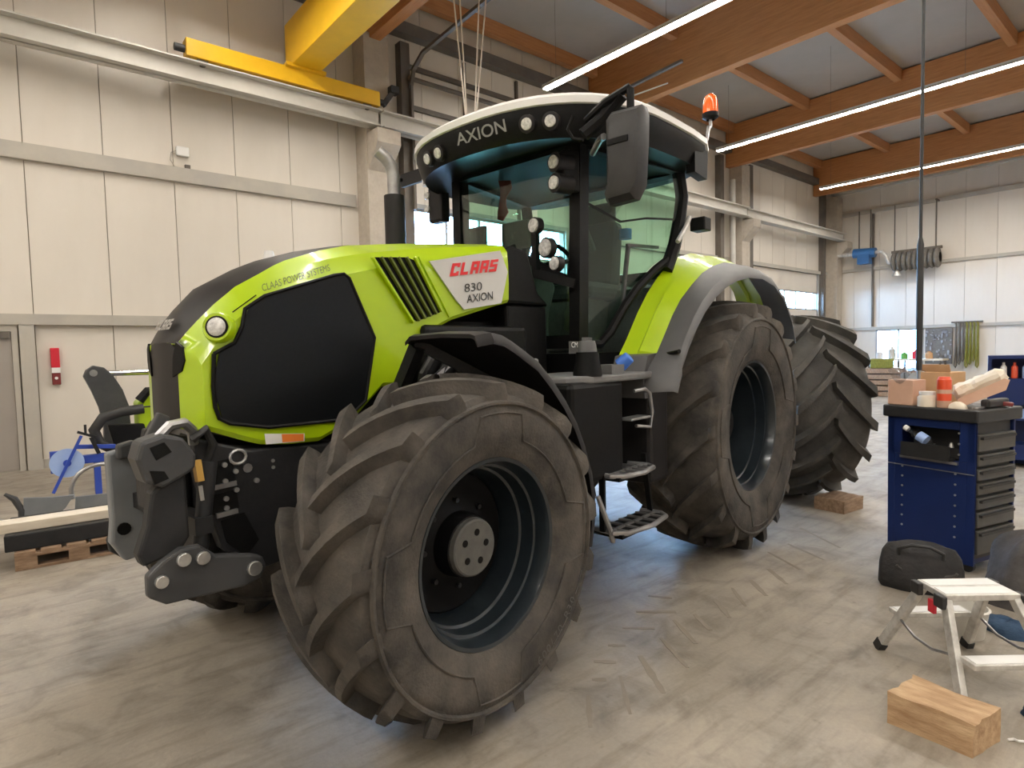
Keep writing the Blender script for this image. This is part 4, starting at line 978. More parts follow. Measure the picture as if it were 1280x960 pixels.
# mirrors
def mirror(s):
    c = Vector((1.80, s * 1.145, 0)); yd = Vector((.0, s, 0))
    prof = [(-.105, 2.50), (-.125, 2.47), (-.10, 2.44), (.06, 2.45), (.105, 2.52), (.12, 2.75), (.125, 2.90), (.11, 2.945), (-.08, 2.955), (-.105, 2.93), (-.105, 2.75)]
    mm = MB()
    rings = []
    for d, k in ((-.05, .93), (-.04, 1.0), (.015, 1.0), (.055, .88), (.07, .7)):
        rings.append([(c.x + d, c.y + s * (a * k), 2.7 + (b - 2.7) * k) for a, b in prof])
    mm.loft(rings)
    o = mm.build('mirror', 'mirror_grey', TR, 30)
    MB().box((c.x - .056, c.y - .09, 2.54), (c.x - .05, c.y + .09, 2.92)).build('mirror_glass', 'chrome', o, 0)
    MB().box((c.x + .055, c.y - .075, 2.755), (c.x + .078, c.y + .055, 2.785)).build('mirror_slot', 'black_plastic', o, 0)
    MB().tube([(c.x - .02, c.y + s * .02, 2.92), (c.x - .02, c.y + s * .02, 3.06), (c.x - .05, c.y - s * .0, 3.09), (c.x + .02, c.y - s * .12, 3.02), (1.80, s * .88, 2.96)], .022, 8).build('mirror_arm', 'black_plastic', o, 40)
    MB().tube([(1.86, s * .90, 2.86), (1.80, s * .99, 2.94), (1.76, s * 1.06, 3.03), (1.76, s * 1.1, 3.06)], .04, 8).tube([(1.9, s * .86, 2.97), (1.9, s * .82, 2.90), (1.88, s * .84, 2.85), (1.86, s * .9, 2.83)], .01, 6).build('mirror_hinge', 'black_plastic', o, 40)
    MB().tube([(1.62, s * .80, 2.83), (1.72, s * .92, 2.86), (1.8, s * 1.0, 2.84)], .02, 8).build('lower_arm', 'steel', o, 40)
mirror(1)
o = MB().box((1.40, -1.33, 3.07), (1.43, -1.02, 3.18)).bar((1.42, -1.03, 3.12), (1.42, -.78, 3.08), .05).build('mirror_arm', 'hood_black', TR, 0)
MB().box((1.43, -1.01, 3.01), (1.46, -.77, 3.17)).build('marker_plate', 'white_panel', o, 0, label='pale perforated marker plate')
mb = MB()
for i in range(6):
    for j in range(3): mb.box((1.46, -.99 + i * .036, 3.025 + j * .048), (1.463, -.965 + i * .036, 3.06 + j * .048))
mb.build('plate_hole', 'fender_grey', o, 0)
MB().box((1.34, -.97, 2.70), (1.44, -.80, 3.0)).build('mirror_housing', 'hood_black', o, 0, bevel=.02)
MB().cyl((1.44, -.97, 2.93), (1.455, -.97, 2.93), .03, n=12).cyl((1.44, -.97, 2.82), (1.455, -.97, 2.82), .03, n=12).build('mirror_lamp', 'lamp_lens', o, 40)
# lamps on the left front pillar
lp = MB().bar((1.50, .60, 2.78), (1.62, .56, 2.78), .05, .26).build('pillar_lamp_mount', 'black_plastic', TR, 0, bevel=.01)
for w in (2.83, 2.70):
    MB().tube([(1.54, .56, w), (1.66, .53, w), (1.665, .53, w)], .06, 18, radii=[.066, .064, .05]).build('pillar_lamp_case', 'hood_black', lp, 40)
    MB().cyl((1.655, .53, w), (1.672, .527, w), .042, n=18).build('pillar_lamp', 'lamp_lens', lp, 40)
lp = MB().bar((1.62, .30, 2.15), (1.52, .58, 2.06), .05, .06).bar((1.62, .33, 2.16), (1.62, .33, 2.44), .04).build('lamp_bracket', 'black_plastic', TR, 0)
for v, w, r in ((.345, 2.46, .050), (.44, 2.30, .062), (.515, 2.19, .046)):
    MB().cyl((1.60, v, w), (1.645, v - .008, w), r * 1.1, n=20).build('round_lamp_case', 'hood_black', lp, 40)
    MB().tube([(1.64, v - .007, w), (1.655, v - .01, w), (1.66, v - .011, w)], .04, 20, radii=[r * .95, r * .9, r * .6]).build('round_lamp', 'lamp_lens', lp, 60)
# grab rail and lamp behind the door
MB().tube([(.62, .86, 2.40), (.52, .88, 2.52), (.46, .88, 2.60)], .018, 8).build('grab_rail', 'aluminium', TR, 40)
MB().box((.30, .86, 2.50), (.42, .98, 2.60)).build('rear_marker', 'black_plastic', TR, 0, bevel=.01)
# ================================================================ OTHER THINGS
# spare wheel standing behind the tractor, wedged by a wood block
t = thing('spare_wheel', 'wide loose tractor wheel standing behind the rear wheel, chocked with a wood block', 'wheel', (6.56, 3.06, 0), math.radians(51))
wheel('tyre', R=.97, Wd=.78, rr=.50, n=17, lh=.08, lw=.066, sweep=.42, loc=(0, 0, .97), side=1, tm='tyre_clean', dr=1, disc=-.1, hub=.13, nh=8, parent=t, ph=.1)

def wood_block(name, quad, h, m, label, rough=0.006):
    mb = MB(); n = 6; rows = []
    a, b, c, d = [Vector((*q, 0)) for q in quad]
    ring = lambda z, e: [p + Vector((random.uniform(-e, e), random.uniform(-e, e), z + (random.uniform(-e, e) if z > 0 else 0))) for p in
                         [a + (b - a) * i / n for i in range(n)] + [b + (c - b) * i / n for i in range(n)] + [c + (d - c) * i / n for i in range(n)] + [d + (a - d) * i / n for i in range(n)]]
    o = Vector((*quad[0], 0)); mb.loft([ring(0, rough * .4), ring(h * .5, rough * .5), ring(h, rough)])
    mb.v = [tuple(Vector(p) - o) for p in mb.v]
    ob = mb.build(name, m, None, 30); ob.location = o
    return tag(ob, label, 'block')
wood_block('wood_block', [(2.83, .90), (2.82, .60), (3.025, .555), (3.065, .87)], .135, 'timber', 'rough pale timber block on the floor in front of the step stool')
wood_block('wood_block', [(6.10, 2.61), (6.07, 2.32), (6.42, 2.28), (6.45, 2.56)], .125, 'timber_old', 'dark timber block wedged under the loose spare wheel')

# ---- blue tool cabinet
CB = Vector((5.07, 1.10, 0)); sd = Vector((.26, .966, 0)).normalized(); ed = Vector((.966, -.26, 0)).normalized()
t = thing('tool_cabinet', 'tall dark blue tool cabinet with black drawers and a black top', 'cabinet', CB, math.atan2(ed.y, ed.x))
# local: x = into the depth along the drawer front, y = along the blue side
DX, LY, HZ = .50, .60, 1.06
mb = MB().box((0, 0, .06), (.02, .05, HZ)).box((0, LY - .05, .06), (.02, LY, HZ)).box((0, .05, .06), (.02, LY - .05, .78)).box((.0, 0, .78), (.02, .10, HZ)).box((0, LY - .10, .78), (.02, LY, HZ)).box((0, .1, 1.0), (.02, LY - .1, HZ))
mb.box((.02, LY - .02, .06), (DX, LY, HZ)).box((DX - .02, 0, .06), (DX, LY, HZ)).box((.02, .03, .06), (DX, LY - .02, .10))
mb.build('cabinet_body', 'cabinet_blue', t, 0, bevel=.004)
MB().box((-.03, -.03, HZ), (DX + .03, LY + .03, HZ + .09)).build('cabinet_top', 'cabinet_black', t, 0, bevel=.012)
MB().box((.02, .10, .76), (.16, LY - .10, .78)).box((.15, .10, .78), (.16, LY - .10, 1.0)).box((.0, .1, .80), (.01, LY - .1, .87)).build('side_shelf', 'cabinet_black', t, 0)
MB().bar((-.012, .10, .765), (-.012, LY - .10, .765), .018).bar((-.004, .0, .70), (-.004, LY, .70), .006).build('shelf_rail', 'steel', t, 0)
hole = MB().cyl((-.004, 0, 0), (.001, 0, 0), .008, n=8).mesh('rivet', 'bolt', 0)
for y in (.12, LY - .11):
    for k in range(7): inst('rivet', hole, t, (0, y, .24 + k * .075))
for k in range(3): inst('rivet', hole, t, (0, .10, .83 + k * .075))
dz = [(.86, .13), (.76, .09), (.66, .09), (.56, .09), (.46, .09), (.33, .12), (.14, .18)]
for z, h in dz:
    d = MB().box((.025, -.012, z), (DX - .02, .02, z + h - .014)).build('drawer', 'drawer_grey', t, 0, bevel=.004)
    MB().box((.04, -.032, z + h - .045), (DX - .05, -.010, z + h - .028)).build('drawer_handle', 'cabinet_black', d, 0)
MB().box((.02, .02, .1), (DX - .03, .03, HZ)).build('drawer_bay', 'cabinet_black', t, 0)
for x, y in ((.06, .06), (.06, LY - .06), (DX - .06, .06), (DX - .06, LY - .06)):
    MB().cyl((x - .015, y, .04), (x + .015, y, .04), .04, n=14).box((x - .02, y - .02, .05), (x + .02, y + .02, .09)).build('castor', 'rubber_hose', t, 40)
def cab(x, y, z): return CB + ed * x + sd * y + Vector((0, 0, z))
RZ = math.atan2(ed.y, ed.x); TOP = HZ + .09
def on_cab(name, label, cat, x, y, z=TOP, rz=0.0, group=None): return thing(name, label, cat, cab(x, y, z), RZ + rz, group)
t = on_cab('paper_sack', 'pink-beige paper box with a clear plastic film sagging over it on the cabinet top', 'box', .06, .51)
MB().box((-.06, -.09, 0), (.10, .10, .19)).build('box_body', 'pink_card', t, 0, bevel=.006)
rows = [[(-.075 + .004 * math.sin(i * 2 + j), -.09 + .18 * i / 8, .26 - .10 * math.sin(PI * i / 8) * (1 - j / 4) - .0 * j) if j == 0 else (-.07 + .04 * j, -.095 + .19 * i / 8, .26 + .02 * math.sin(i * 1.7 + j)) for j in range(5)] for i in range(9)]
MB().grid(rows, (0, 0, .002)).build('plastic_film', 'bag_film', t, 60)
t = on_cab('white_jar', 'squat clear jar with a pale lid between the film and the red can', 'jar', .03, .335)
MB().lathe([(0, .001), (0, .06), (.07, .062), (.085, .05)], 18, axis='z').build('jar_body', 'paper_cream', t, 50)
MB().lathe([(.085, .052), (.11, .052), (.112, .001)], 18, axis='z').build('jar_lid', 'white_plastic', t, 40)
t = on_cab('spray_can', 'orange-red spray can standing on the cabinet top', 'can', .04, .225)
MB().lathe([(0, .001), (0, .042), (.004, .044), (.13, .044)], 20, axis='z').build('can_body', 'pink_card', t, 40)
MB().lathe([(.13, .045), (.20, .045), (.205, .04), (.22, .036), (.222, .001)], 20, axis='z').build('can_cap', 'red_can', t, 40)
MB().lathe([(.05, .0448), (.10, .0448)], 20, axis='z').build('can_band', 'red_can', t, 40)
t = on_cab('cardboard_carton', 'open orange-brown cardboard carton behind the spray can', 'box', .37, .42)
MB().box((-.09, -.10, 0), (.11, .13, .24)).build('carton_body', 'cardboard', t, 0, bevel=.005)
MB().box((-.095, -.10, .24), (-.09, .13, .30), rot=Matrix.Rotation(-.3, 3, 'Y')).build('carton_flap', 'cardboard', t, 0)
MB().box((-.09, .13, .235), (.1, .19, .24)).build('carton_flap', 'cardboard', t, 0)
t = on_cab('paper_roll', 'crumpled cream paper sack leaning up to the right on the cabinet top', 'sack', .24, .12, rz=-1.2)
rg = []
random.seed(21)
for i in range(11):
    f = i / 10; x = -.12 + f * .28; z = .07 + f * .17; r = .072 - .012 * f; e = 1.0 if 0 < i < 10 else .55
    rg.append([(x - .55 * r * e * math.sin(2 * PI * k / 16) + random.uniform(-.007, .007), r * e * 1.35 * math.cos(2 * PI * k / 16) * random.uniform(.82, 1.12), max(.001, z + .85 * r * e * math.sin(2 * PI * k / 16) * random.uniform(.8, 1.2))) for k in range(16)])
MB().loft(rg).build('sack_body', 'paper_cream', t, 18)
random.seed(11)
MB().prism([(-.08, .0), (.17, .13), (.19, .20), (.16, .21), (-.1, .06)], lambda a, b, d: (a, d, b), -.105, -.085).build('sack_fold', 'pink_card', t, 0)
t = on_cab('sack', 'white crumpled bag lying low beside the spray can', 'sack', .03, .13)
MB().ball((0, 0, .0), .055, 14, 7, sc=(.8, 1.1, .9), lo=0).build('bag_body', 'paper_cream', t, 60)
t = on_cab('power_tool', 'black hand tool lying at the drawer edge of the cabinet top', 'tool', .24, .03)
MB().bar((-.08, 0, .03), (.16, -.01, .035), .06, .06).build('tool_body', 'cabinet_black', t, 0, bevel=.015)
MB().bar((.08, -.0, .03), (.12, -.08, .02), .04, .03).build('tool_grip', 'red_dark', t, 0, bevel=.008)
t = on_cab('wrench', 'steel spanner lying across the front of the cabinet top', 'tool', .08, .02)
MB().bar((-.06, -.01, .008), (.10, .02, .008), .02, .01).cyl((.11, .022, .003), (.11, .022, .014), .02, n=10).cyl((-.07, -.012, .003), (-.07, -.012, .014), .018, n=10).build('spanner_body', 'steel', t, 30)
t = on_cab('drink_bottle', 'clear bottle with a grey-blue label lying in the side tray of the cabinet', 'bottle', -.03, .43, .875, rz=PI / 2)
mb = MB().tube([(.0, 0, .10), (-.03, 0, .085), (-.05, 0, .075), (-.17, 0, .01)], .03, 14, radii=[.018, .02, .036, .036]); mb.build('bottle_body', 'bag_film', t, 50)
MB().tube([(-.075, 0, .0625), (-.13, 0, .032)], .0372, 14).build('bottle_label', 'disc_blue', t, 50)
MB().tube([(.0, 0, .10), (.028, 0, .115)], .02, 12).build('bottle_cap', 'white_plastic', t, 50)
t = on_cab('tape_reel', 'small round white tub in the side tray of the cabinet', 'tub', .055, .27, .80)
MB().lathe([(0, .001), (0, .03), (.045, .032), (.05, .02), (.05, .001)], 14, axis='z').build('tub_body', 'white_plastic', t, 50)
t = on_cab('nozzle', 'white cone nozzle on a round foot in the side tray of the cabinet', 'nozzle', .055, .18, .80)
MB().lathe([(0, .001), (0, .045), (.02, .045), (.03, .022), (.08, .014), (.1, .008), (.1, .001)], 14, axis='z').build('nozzle_body', 'aluminium', t, 40)
MB().box((-.06, .13, .78), (.02, .47, .795)).box((-.06, .13, .795), (-.052, .47, .885)).build('side_tray', 'cabinet_black', bpy.data.objects['tool_cabinet'], 0)

# ---- black tool bag in front of the cabinet side
t = thing('tool_bag', 'black open tool bag on the floor against the blue cabinet', 'bag', (4.60, 1.28, 0), math.radians(106))
rg = []
for z, sx, sy in ((0, .225, .13), (.03, .24, .15), (.14, .235, .145), (.22, .22, .12), (.27, .19, .085), (.285, .15, .05)):
    rg.append([(sx * (abs(math.cos(a)) ** .5) * (1 if math.cos(a) > 0 else -1), sy * (abs(math.sin(a)) ** .5) * (1 if math.sin(a) > 0 else -1) + .01 * math.sin(5 * a), z + (.012 * math.sin(3 * a) if z > .2 else 0)) for a in [2 * PI * k / 28 for k in range(28)]])
MB().loft(rg).build('bag_body', 'bag_black', t, 50)
MB().tube([(-.12, .09, .2), (-.12, .11, .27), (-.05, .13, .31), (.05, .13, .31), (.12, .11, .27), (.12, .09, .2)], .011, 8).build('bag_handle', 'cabinet_black', t, 50)
MB().tube([(.16 * math.cos(a) - .03, .145 + .012 * math.sin(a), .17 + .045 * math.sin(a)) for a in [PI + PI * k / 10 for k in range(11)]], .009, 6).build('bag_strap', 'jacket_grey', t, 50)

# ---- grey work clothes heaped to the right
t = thing('work_clothes', 'heap of dark grey work clothes in front of the cabinet drawers', 'clothes', (4.88, .66, 0), .2)
def lump(rx, ry, h, seed, n=36, m=14):
    random.seed(seed); ph = [random.uniform(0, 6.28) for _ in range(8)]; rings = []
    for i in range(m + 1):
        f = i / m; rr = math.cos(f * PI / 2) ** .6
        ring = []
        for k in range(n):
            a = 2 * PI * k / n
            w = 1 + .10 * math.sin(3 * a + ph[0] + 3 * f) + .07 * math.sin(5 * a + ph[1] - 4 * f) + .05 * math.sin(9 * a + ph[2] + 6 * f)
            ring.append((rx * rr * w * math.cos(a), ry * rr * w * math.sin(a), max(0, h * math.sin(f * PI / 2) * (1 + .12 * math.sin(2 * a + ph[3]) + .06 * math.sin(7 * a + ph[4])))))
        rings.append(ring)
    return MB().loft(rings)
lump(.36, .32, .40, 3).build('jacket', 'jacket_grey', t, 60)
rows = []
for i in range(11):
    f = i / 10
    rows.append([(-.30 + .5 * j / 6 + .02 * math.sin(f * 9 + j), -.22 + .3 * f, .02 + .36 * math.sin(f * PI * .6) * (1 - .25 * abs(j - 3) / 3) + .02 * math.sin(j * 2.1 + f * 7) + .05) for j in range(7)])
MB().grid(rows, (0, 0, .012)).build('trouser_leg', 'jacket_grey', t, 60)
MB().tube([(-.33, .05, .18), (-.25, -.1, .30), (-.05, -.2, .34), (.15, -.22, .30)], .05, 8, radii=[.03, .05, .055, .04]).build('sleeve', 'jacket_grey', t, 60)
random.seed(11)

# ---- aluminium step stool
P00, P01, P11, P10 = Vector((3.43, .955, 0)), Vector((3.275, .815, 0)), Vector((3.535, .595, 0)), Vector((3.675, .735, 0))
cx = (P00 + P01 + P11 + P10) / 4; ydir = ((P11 - P01) + (P10 - P00)).normalized(); ang = math.atan2(ydir.y, ydir.x)
t = thing('step_stool', 'folding aluminium step stool with a white tread on each side', 'step stool', cx, ang)
Lx, Wy, H = .345, .205, .455     # x along the long side, y across (towards the two steps)
MB().box((-Lx / 2, -Wy / 2, H - .03), (Lx / 2, Wy / 2, H)).build('top_platform', 'aluminium', t, 0, bevel=.005)
MB().box((-Lx / 2 + .01, -Wy / 2 + .012, H), (Lx / 2 - .01, -.012, H + .003)).box((-Lx / 2 + .01, .012, H), (Lx / 2 - .01, Wy / 2 - .012, H + .003)).build('tread_strip', 'white_plastic', t, 0)
for sx in (-1, 1):
    MB().box((sx * (Lx / 2 + .012) - .014, -Wy / 2 - .012, H - .065), (sx * (Lx / 2 + .012) + .014, -Wy / 2 + .05, H - .004)).build('hinge_cap', 'cabinet_black', t, 0, bevel=.006)
    MB().box((sx * (Lx / 2 + .012) - .014, Wy / 2 - .05, H - .065), (sx * (Lx / 2 + .012) + .014, Wy / 2 + .012, H - .004)).build('hinge_cap', 'cabinet_black', t, 0, bevel=.006)
    for sy in (-1, 1):
        a, b = Vector((sx * (Lx / 2 - .015), sy * (Wy / 2 - .02), H - .03)), Vector((sx * (Lx / 2 + .055), sy * .30, .03))
        MB().bar(a, b, .03, .045, up=(0, 1, 0)).build('leg', 'aluminium', t, 0, bevel=.004)
        f = MB().bar(b + (a - b) * .04, b + (b - a) * .075, .036, .052, up=(0, 1, 0)).build('foot', 'cabinet_black', t, 0)
    MB().tube([(sx * (Lx / 2 + .03), -.19, .22), (sx * (Lx / 2 + .03), -.06, .18), (sx * (Lx / 2 + .03), .07, .18), (sx * (Lx / 2 + .03), .19, .22)], .007, 6).build('brace_strap', 'steel', t, 40)
for sy in (-1, 1):
    y = sy * .215
    s_ = MB().box((-Lx / 2 - .015, min(y, y + sy * .09), .205), (Lx / 2 + .015, max(y, y + sy * .09), .23)).build('step', 'aluminium', t, 0, bevel=.004)
    MB().box((-Lx / 2, min(y + sy * .01, y + sy * .08), .23), (Lx / 2, max(y + sy * .01, y + sy * .08), .233)).build('tread_strip', 'white_plastic', s_, 0)
MB().box((-Lx / 2 - .02, -.05, H - .11), (-Lx / 2 - .005, -.01, H - .05)).build('release_catch', 'red_box', t, 0)

# bucket and rag behind the stool, scraps on the floor
t = thing('bucket', 'pale grey plastic bucket standing behind the step stool', 'bucket', (4.02, .90, 0))
MB().lathe([(0, .001), (0, .085), (.15, .105), (.155, .112), (.16, .10), (.02, .08), (.02, .001)], 24, axis='z').build('bucket_body', 'rail_paint', t, 40)
MB().tube([(.108 * math.cos(a), .108 * math.sin(a), .15 - .03 * math.sin(a)) for a in [PI * k / 10 for k in range(11)]], .004, 6).build('bucket_bail', 'steel', t, 40)
o = lump(.10, .14, .07, 5, 20, 7).build('blue_rag', 'cloth_blue', None, 60); o.location = (4.22, .74, 0); tag(o, 'dark blue rag on the floor beside the grey bucket', 'rag')
o = lump(.05, .06, .045, 6, 18, 6).build('blue_rag', 'cloth_blue', None, 60); o.location = (3.33, .485, 0); tag(o, 'pale blue scrap on the floor at the right picture edge near the timber block', 'rag')
o = MB().tube([(0, .03, .005), (.02, .015, .006), (.01, -.0, .01), (.035, -.02, .006), (.05, -.045, .005), (.045, -.07, .005)], .005, 6).build('paper_strip', 'white_plastic', None, 50); o.location = (3.05, .505, 0); tag(o, 'thin white crumpled strip lying beside the timber block', 'scrap')

# hanging air hose above the cabinet
t = thing('air_hose', 'long black hose hanging straight down from the ceiling above the blue cabinet', 'hose', (5.04, 1.43, 1.36))
MB().tube([(0, 0, .98), (0, 0, 3.0), (.0, .0, 8.0)], .011, 8).build('hose_upper', 'rubber_hose', t, 50)
MB().tube([(0, 0, .06), (0, 0, .3), (0, 0, .95), (0, 0, 1.0)], .022, 10, radii=[.020, .022, .022, .012]).build('hose_sleeve', 'rubber_hose', t, 50)
MB().cyl((0, 0, 0), (0, 0, .07), .012, n=10).build('hose_coupling', 'steel', t, 50)

# ---- things by the left wall
t = thing('pallet', 'worn wooden pallet under the dark slab at the left', 'pallet', (.42, 6.45, 0), math.radians(-4))
L2, D2 = .62, .42
def pal_board(x0, x1, y0, y1, z0, z1): MB().box((x0, y0, z0), (x1, y1, z1)).build('pallet_board', 'timber_old', t, 0, bevel=.003)
for y in (-D2, -.05, D2 - .1):
    pal_board(-L2 + .26, L2, y, y + .1, 0, .022)
    pal_board(-L2 + .26, L2, y, y + .1, .10, .122)
    for x in (-L2 + .26, -.02, L2 - .14): MB().box((x, y, .022), (x + .14, y + .1, .10)).build('pallet_block', 'timber_old', t, 0)
for i in range(6): pal_board(-L2 + .26 + i * .165, -L2 + .26 + i * .165 + .13, -D2, D2, .122, .144)
o = MB().box((-.42, -.36, 0), (.75, .36, .13)).build('metal_slab', 'link_dark', None, 0, bevel=.008); o.location = (.42, 6.45, .145); o.rotation_euler = (0, 0, math.radians(-4)); tag(o, 'dark grey metal slab lying on the wooden pallet', 'slab')
o = MB().box((-1.9, -.10, 0), (.9, .10, .075)).build('pale_plank', 'pale_plank', None, 0, bevel=.006); o.location = (.42, 6.28, .276); o.rotation_euler = (0, 0, math.radians(-3)); tag(o, 'long pale wooden plank laid across the dark slab', 'plank')
# mower / loader implement with curved grey arm
t = thing('mower_unit', 'lime green and grey implement with a curved arm and steel bar by the wall', 'implement', (1.0, 9.75, 0))
arc = [(-.10, 1.50), (-.02, 1.56), (.10, 1.53), (.20, 1.42), (.30, 1.22), (.36, 1.0), (.37, .70), (.30, .45), (.05, .45), (.06, .75), (.02, 1.0), (-.05, 1.22), (-.13, 1.42)]
ar = MB().prism(arc, lambda a, b, d: (a, d, b), -.06, .06).build('curved_arm', 'link_grey', t, 0, bevel=.01)
MB().cyl((-.02, -.075, 1.46), (-.02, .075, 1.46), .045, n=14).build('arm_eye', 'steel', ar, 40)
MB().cyl((.05, 0, 1.45), (2.4, 0, 1.43), .04, n=14).build('steel_bar', 'chrome', t, 40)
MB().box((.40, -.1, .0), (1.6, .6, .52)).build('implement_base', 'chassis_grey', t, 0, bevel=.02)
MB().prism([(.40, 1.05), (.50, 1.15), (.62, 1.12), (.78, 1.10), (.82, .95), (.62, .72), (.55, .50), (.40, .55)], lambda a, b, d: (a, d, b), -.45, -.1).build('lime_housing', 'lime', t, 0, bevel=.02)
MB().tube([(.42, -.46, 1.08), (.52, -.46, 1.20), (.70, -.46, 1.20), (.78, -.46, 1.08)], .06, 8).build('housing_cap', 'black_plastic', t, 40)
MB().tube([(.45, -.55, .98), (.20, -.55, .96), (0, -.55, .90), (-.10, -.55, .75), (-.05, -.55, .58), (.10, -.55, .48), (.3, -.55, .46)], .065, 10).build('feed_hose', 'rubber_hose', t, 50)
MB().prism([(.05, .80), (.45, .78), (.52, .50), (.12, .45)], lambda a, b, d: (a, d, b), -.54, -.4).build('hose_shroud', 'black_plastic', t, 0, bevel=.01)
MB().tube([(.36, -.5, 1.0), (.6, -.52, 1.0), (.8, -.5, .92)], .012, 6).build('cable', 'rubber_hose', t, 50)
# blue harrow frame with disc
t = thing('disc_harrow', 'blue frame with one pale blue disc standing before the left wall', 'implement', (.58, 8.9, 0))
MB().cyl((0, -.10, .43), (0, -.085, .43), .17, .165, n=32).build('disc', 'disc_blue', t, 30)
MB().cyl((0, -.13, .43), (0, -.08, .43), .04, n=14).build('disc_hub', 'paint_blue', t, 40)
MB().bar((.15, -.13, .74), (-.15, -.13, .10), .035, .03).build('disc_strut', 'paint_blue', t, 0)
MB().bar((.0, 0, .44), (.9, 0, .44), .09, .1).bar((.1, 0, .60), (.5, 0, .56), .05).bar((.3, 0, .0), (.3, 0, .44), .07).bar((.8, 0, .0), (.8, 0, .44), .07).box((-.15, .05, .3), (-.05, .12, .56)).bar((-.1, .08, .44), (.1, 0, .44), .06).build('harrow_frame', 'paint_blue', t, 0, bevel=.006)
MB().bar((.12, -.05, .78), (.30, -.05, .70), .03).bar((.2, -.05, .74), (.2, -.05, .86), .025).bar((.25, -.05, .7), (.32, -.05, .5), .05, .04).build('harrow_linkage', 'link_dark', t, 0)
# grey share plates on the floor
t = thing('plough_share', 'grey folded sheet metal share lying behind the pale plank', 'implement part', (.34, 7.6, 0))
MB().prism([(-.22, .0), (-.20, .30), (.02, .27), (.20, .26), (.12, .14), (-.02, .02)], lambda a, b, d: (a, d, b), -.02, .02).build('share_plate', 'plate_blue_grey', t, 0)
MB().tube([(-.34, 0, .36), (-.27, 0, .30), (-.22, 0, .18), (-.23, 0, .02)], .03, 8, radii=[.015, .03, .03, .025]).build('share_shin', 'link_grey', t, 40)
MB().prism([(.2, .0), (.22, .22), (.7, .2), (.72, .0)], lambda a, b, d: (a, d + .1, b), -.02, .02).build('share_board', 'plate_blue_grey', t, 0)
o = MB().tube([(.26 * math.cos(a), 0, .25 + .25 * math.sin(a)) for a in [PI * k / 14 - .1 for k in range(17)]], .022, 8).build('steel_hoop', 'steel', None, 60); o.location = (.80, 7.9, 0); tag(o, 'half hoop of pale steel standing behind the pale plank', 'hoop')
t = thing('gear_roller', 'stack of small olive toothed rollers beside the steel hoop', 'roller', (1.08, 8.0, 0))
for i in range(4):
    z = .06 + i * .10; mb = MB()
    for k in range(10):
        a = 2 * PI * k / 10; mb.box((.09 * math.cos(a) - .018, -.05, z + .045 * math.sin(a) - .012), (.09 * math.cos(a) + .018, .05, z + .045 * math.sin(a) + .012))
    mb.cyl((0, -.045, z), (0, .045, z), .05, n=12); mb.build('toothed_roller', 'sling_green', t, 30)
MB().box((-.02, -.02, 0), (.02, .02, .45)).build('roller_post', 'link_dark', t, 0)

# ---- far end
t = thing('exhaust_extractor', 'exhaust extraction pipe with blue fan and a thick grey hose coil on the far wall', 'extractor', (28.45, 11.3, 5.45))
MB().cyl((0, .2, 0), (0, -.75, -.03), .09, n=14).build('extractor_pipe', 'aluminium', t, 50)
MB().tube([(0, -1.55, -.06), (0, -1.85, -.05), (0, -2.0, -.25), (0, -2.1, -.55), (0, -2.3, -.6)], .08, 12).build('extractor_pipe', 'aluminium', t, 50)
MB().cyl((0, -.75, 0), (0, -1.6, -.06), .2, n=20).box((-.2, -1.4, -.5), (.2, -.95, -.1)).build('fan', 'fan_blue', t, 40)
mb = MB()
for k in range(9): mb.lathe([(0, .20), (.03, .36), (.09, .40), (.15, .36), (.18, .20)], 20, axis='y', c=(0, -3.9 + k * .185, -.55))
mb.build('hose_coil', 'duct_grey', t, 50)
MB().box((-.05, -3.95, -.2), (.1, -2.2, -.1)).cyl((.02, -.95, 0), (.02, -.95, 1.75), .03, n=8).cyl((.02, -1.4, 0), (.02, -1.4, 1.75), .03, n=8).cyl((.02, -2.3, -.2), (.02, -2.3, 1.75), .025, n=8).cyl((.02, -3.75, -.2), (.02, -3.75, 1.75), .025, n=8).box((.02, -.95, -.06), (.55, -.90, .0)).box((.02, -3.75, 1.70), (.5, -3.70, 1.75)).build('extractor_bracket', 'steel_dark', t, 40)
MB().tube([(0, -2.4, -.8), (0, -2.4, -.93), (0, -2.4, -1.1), (0, -2.4, -1.13)], .1, 14, radii=[.04, .10, .17, .17]).build('extractor_funnel', 'aluminium', t, 50)
# tool board
t = thing('tool_board', 'dark board full of small tools on the far wall behind the cabinet', 'tool board', (28.9, 7.53, .70))
MB().box((0, -.46, 0), (.06, .46, 1.42)).build('board', 'duct_grey', t, 0)
mb = MB(); random.seed(5)
for i in range(60):
    y, z = random.uniform(-.42, .42), random.uniform(.05, 1.35); h = random.uniform(.03, .12); w = random.uniform(.012, .04); mb.box((-.04, y - w, z - h / 2), (0, y + w, z + h / 2))
mb.build('hung_tool', 'steel', t, 0)
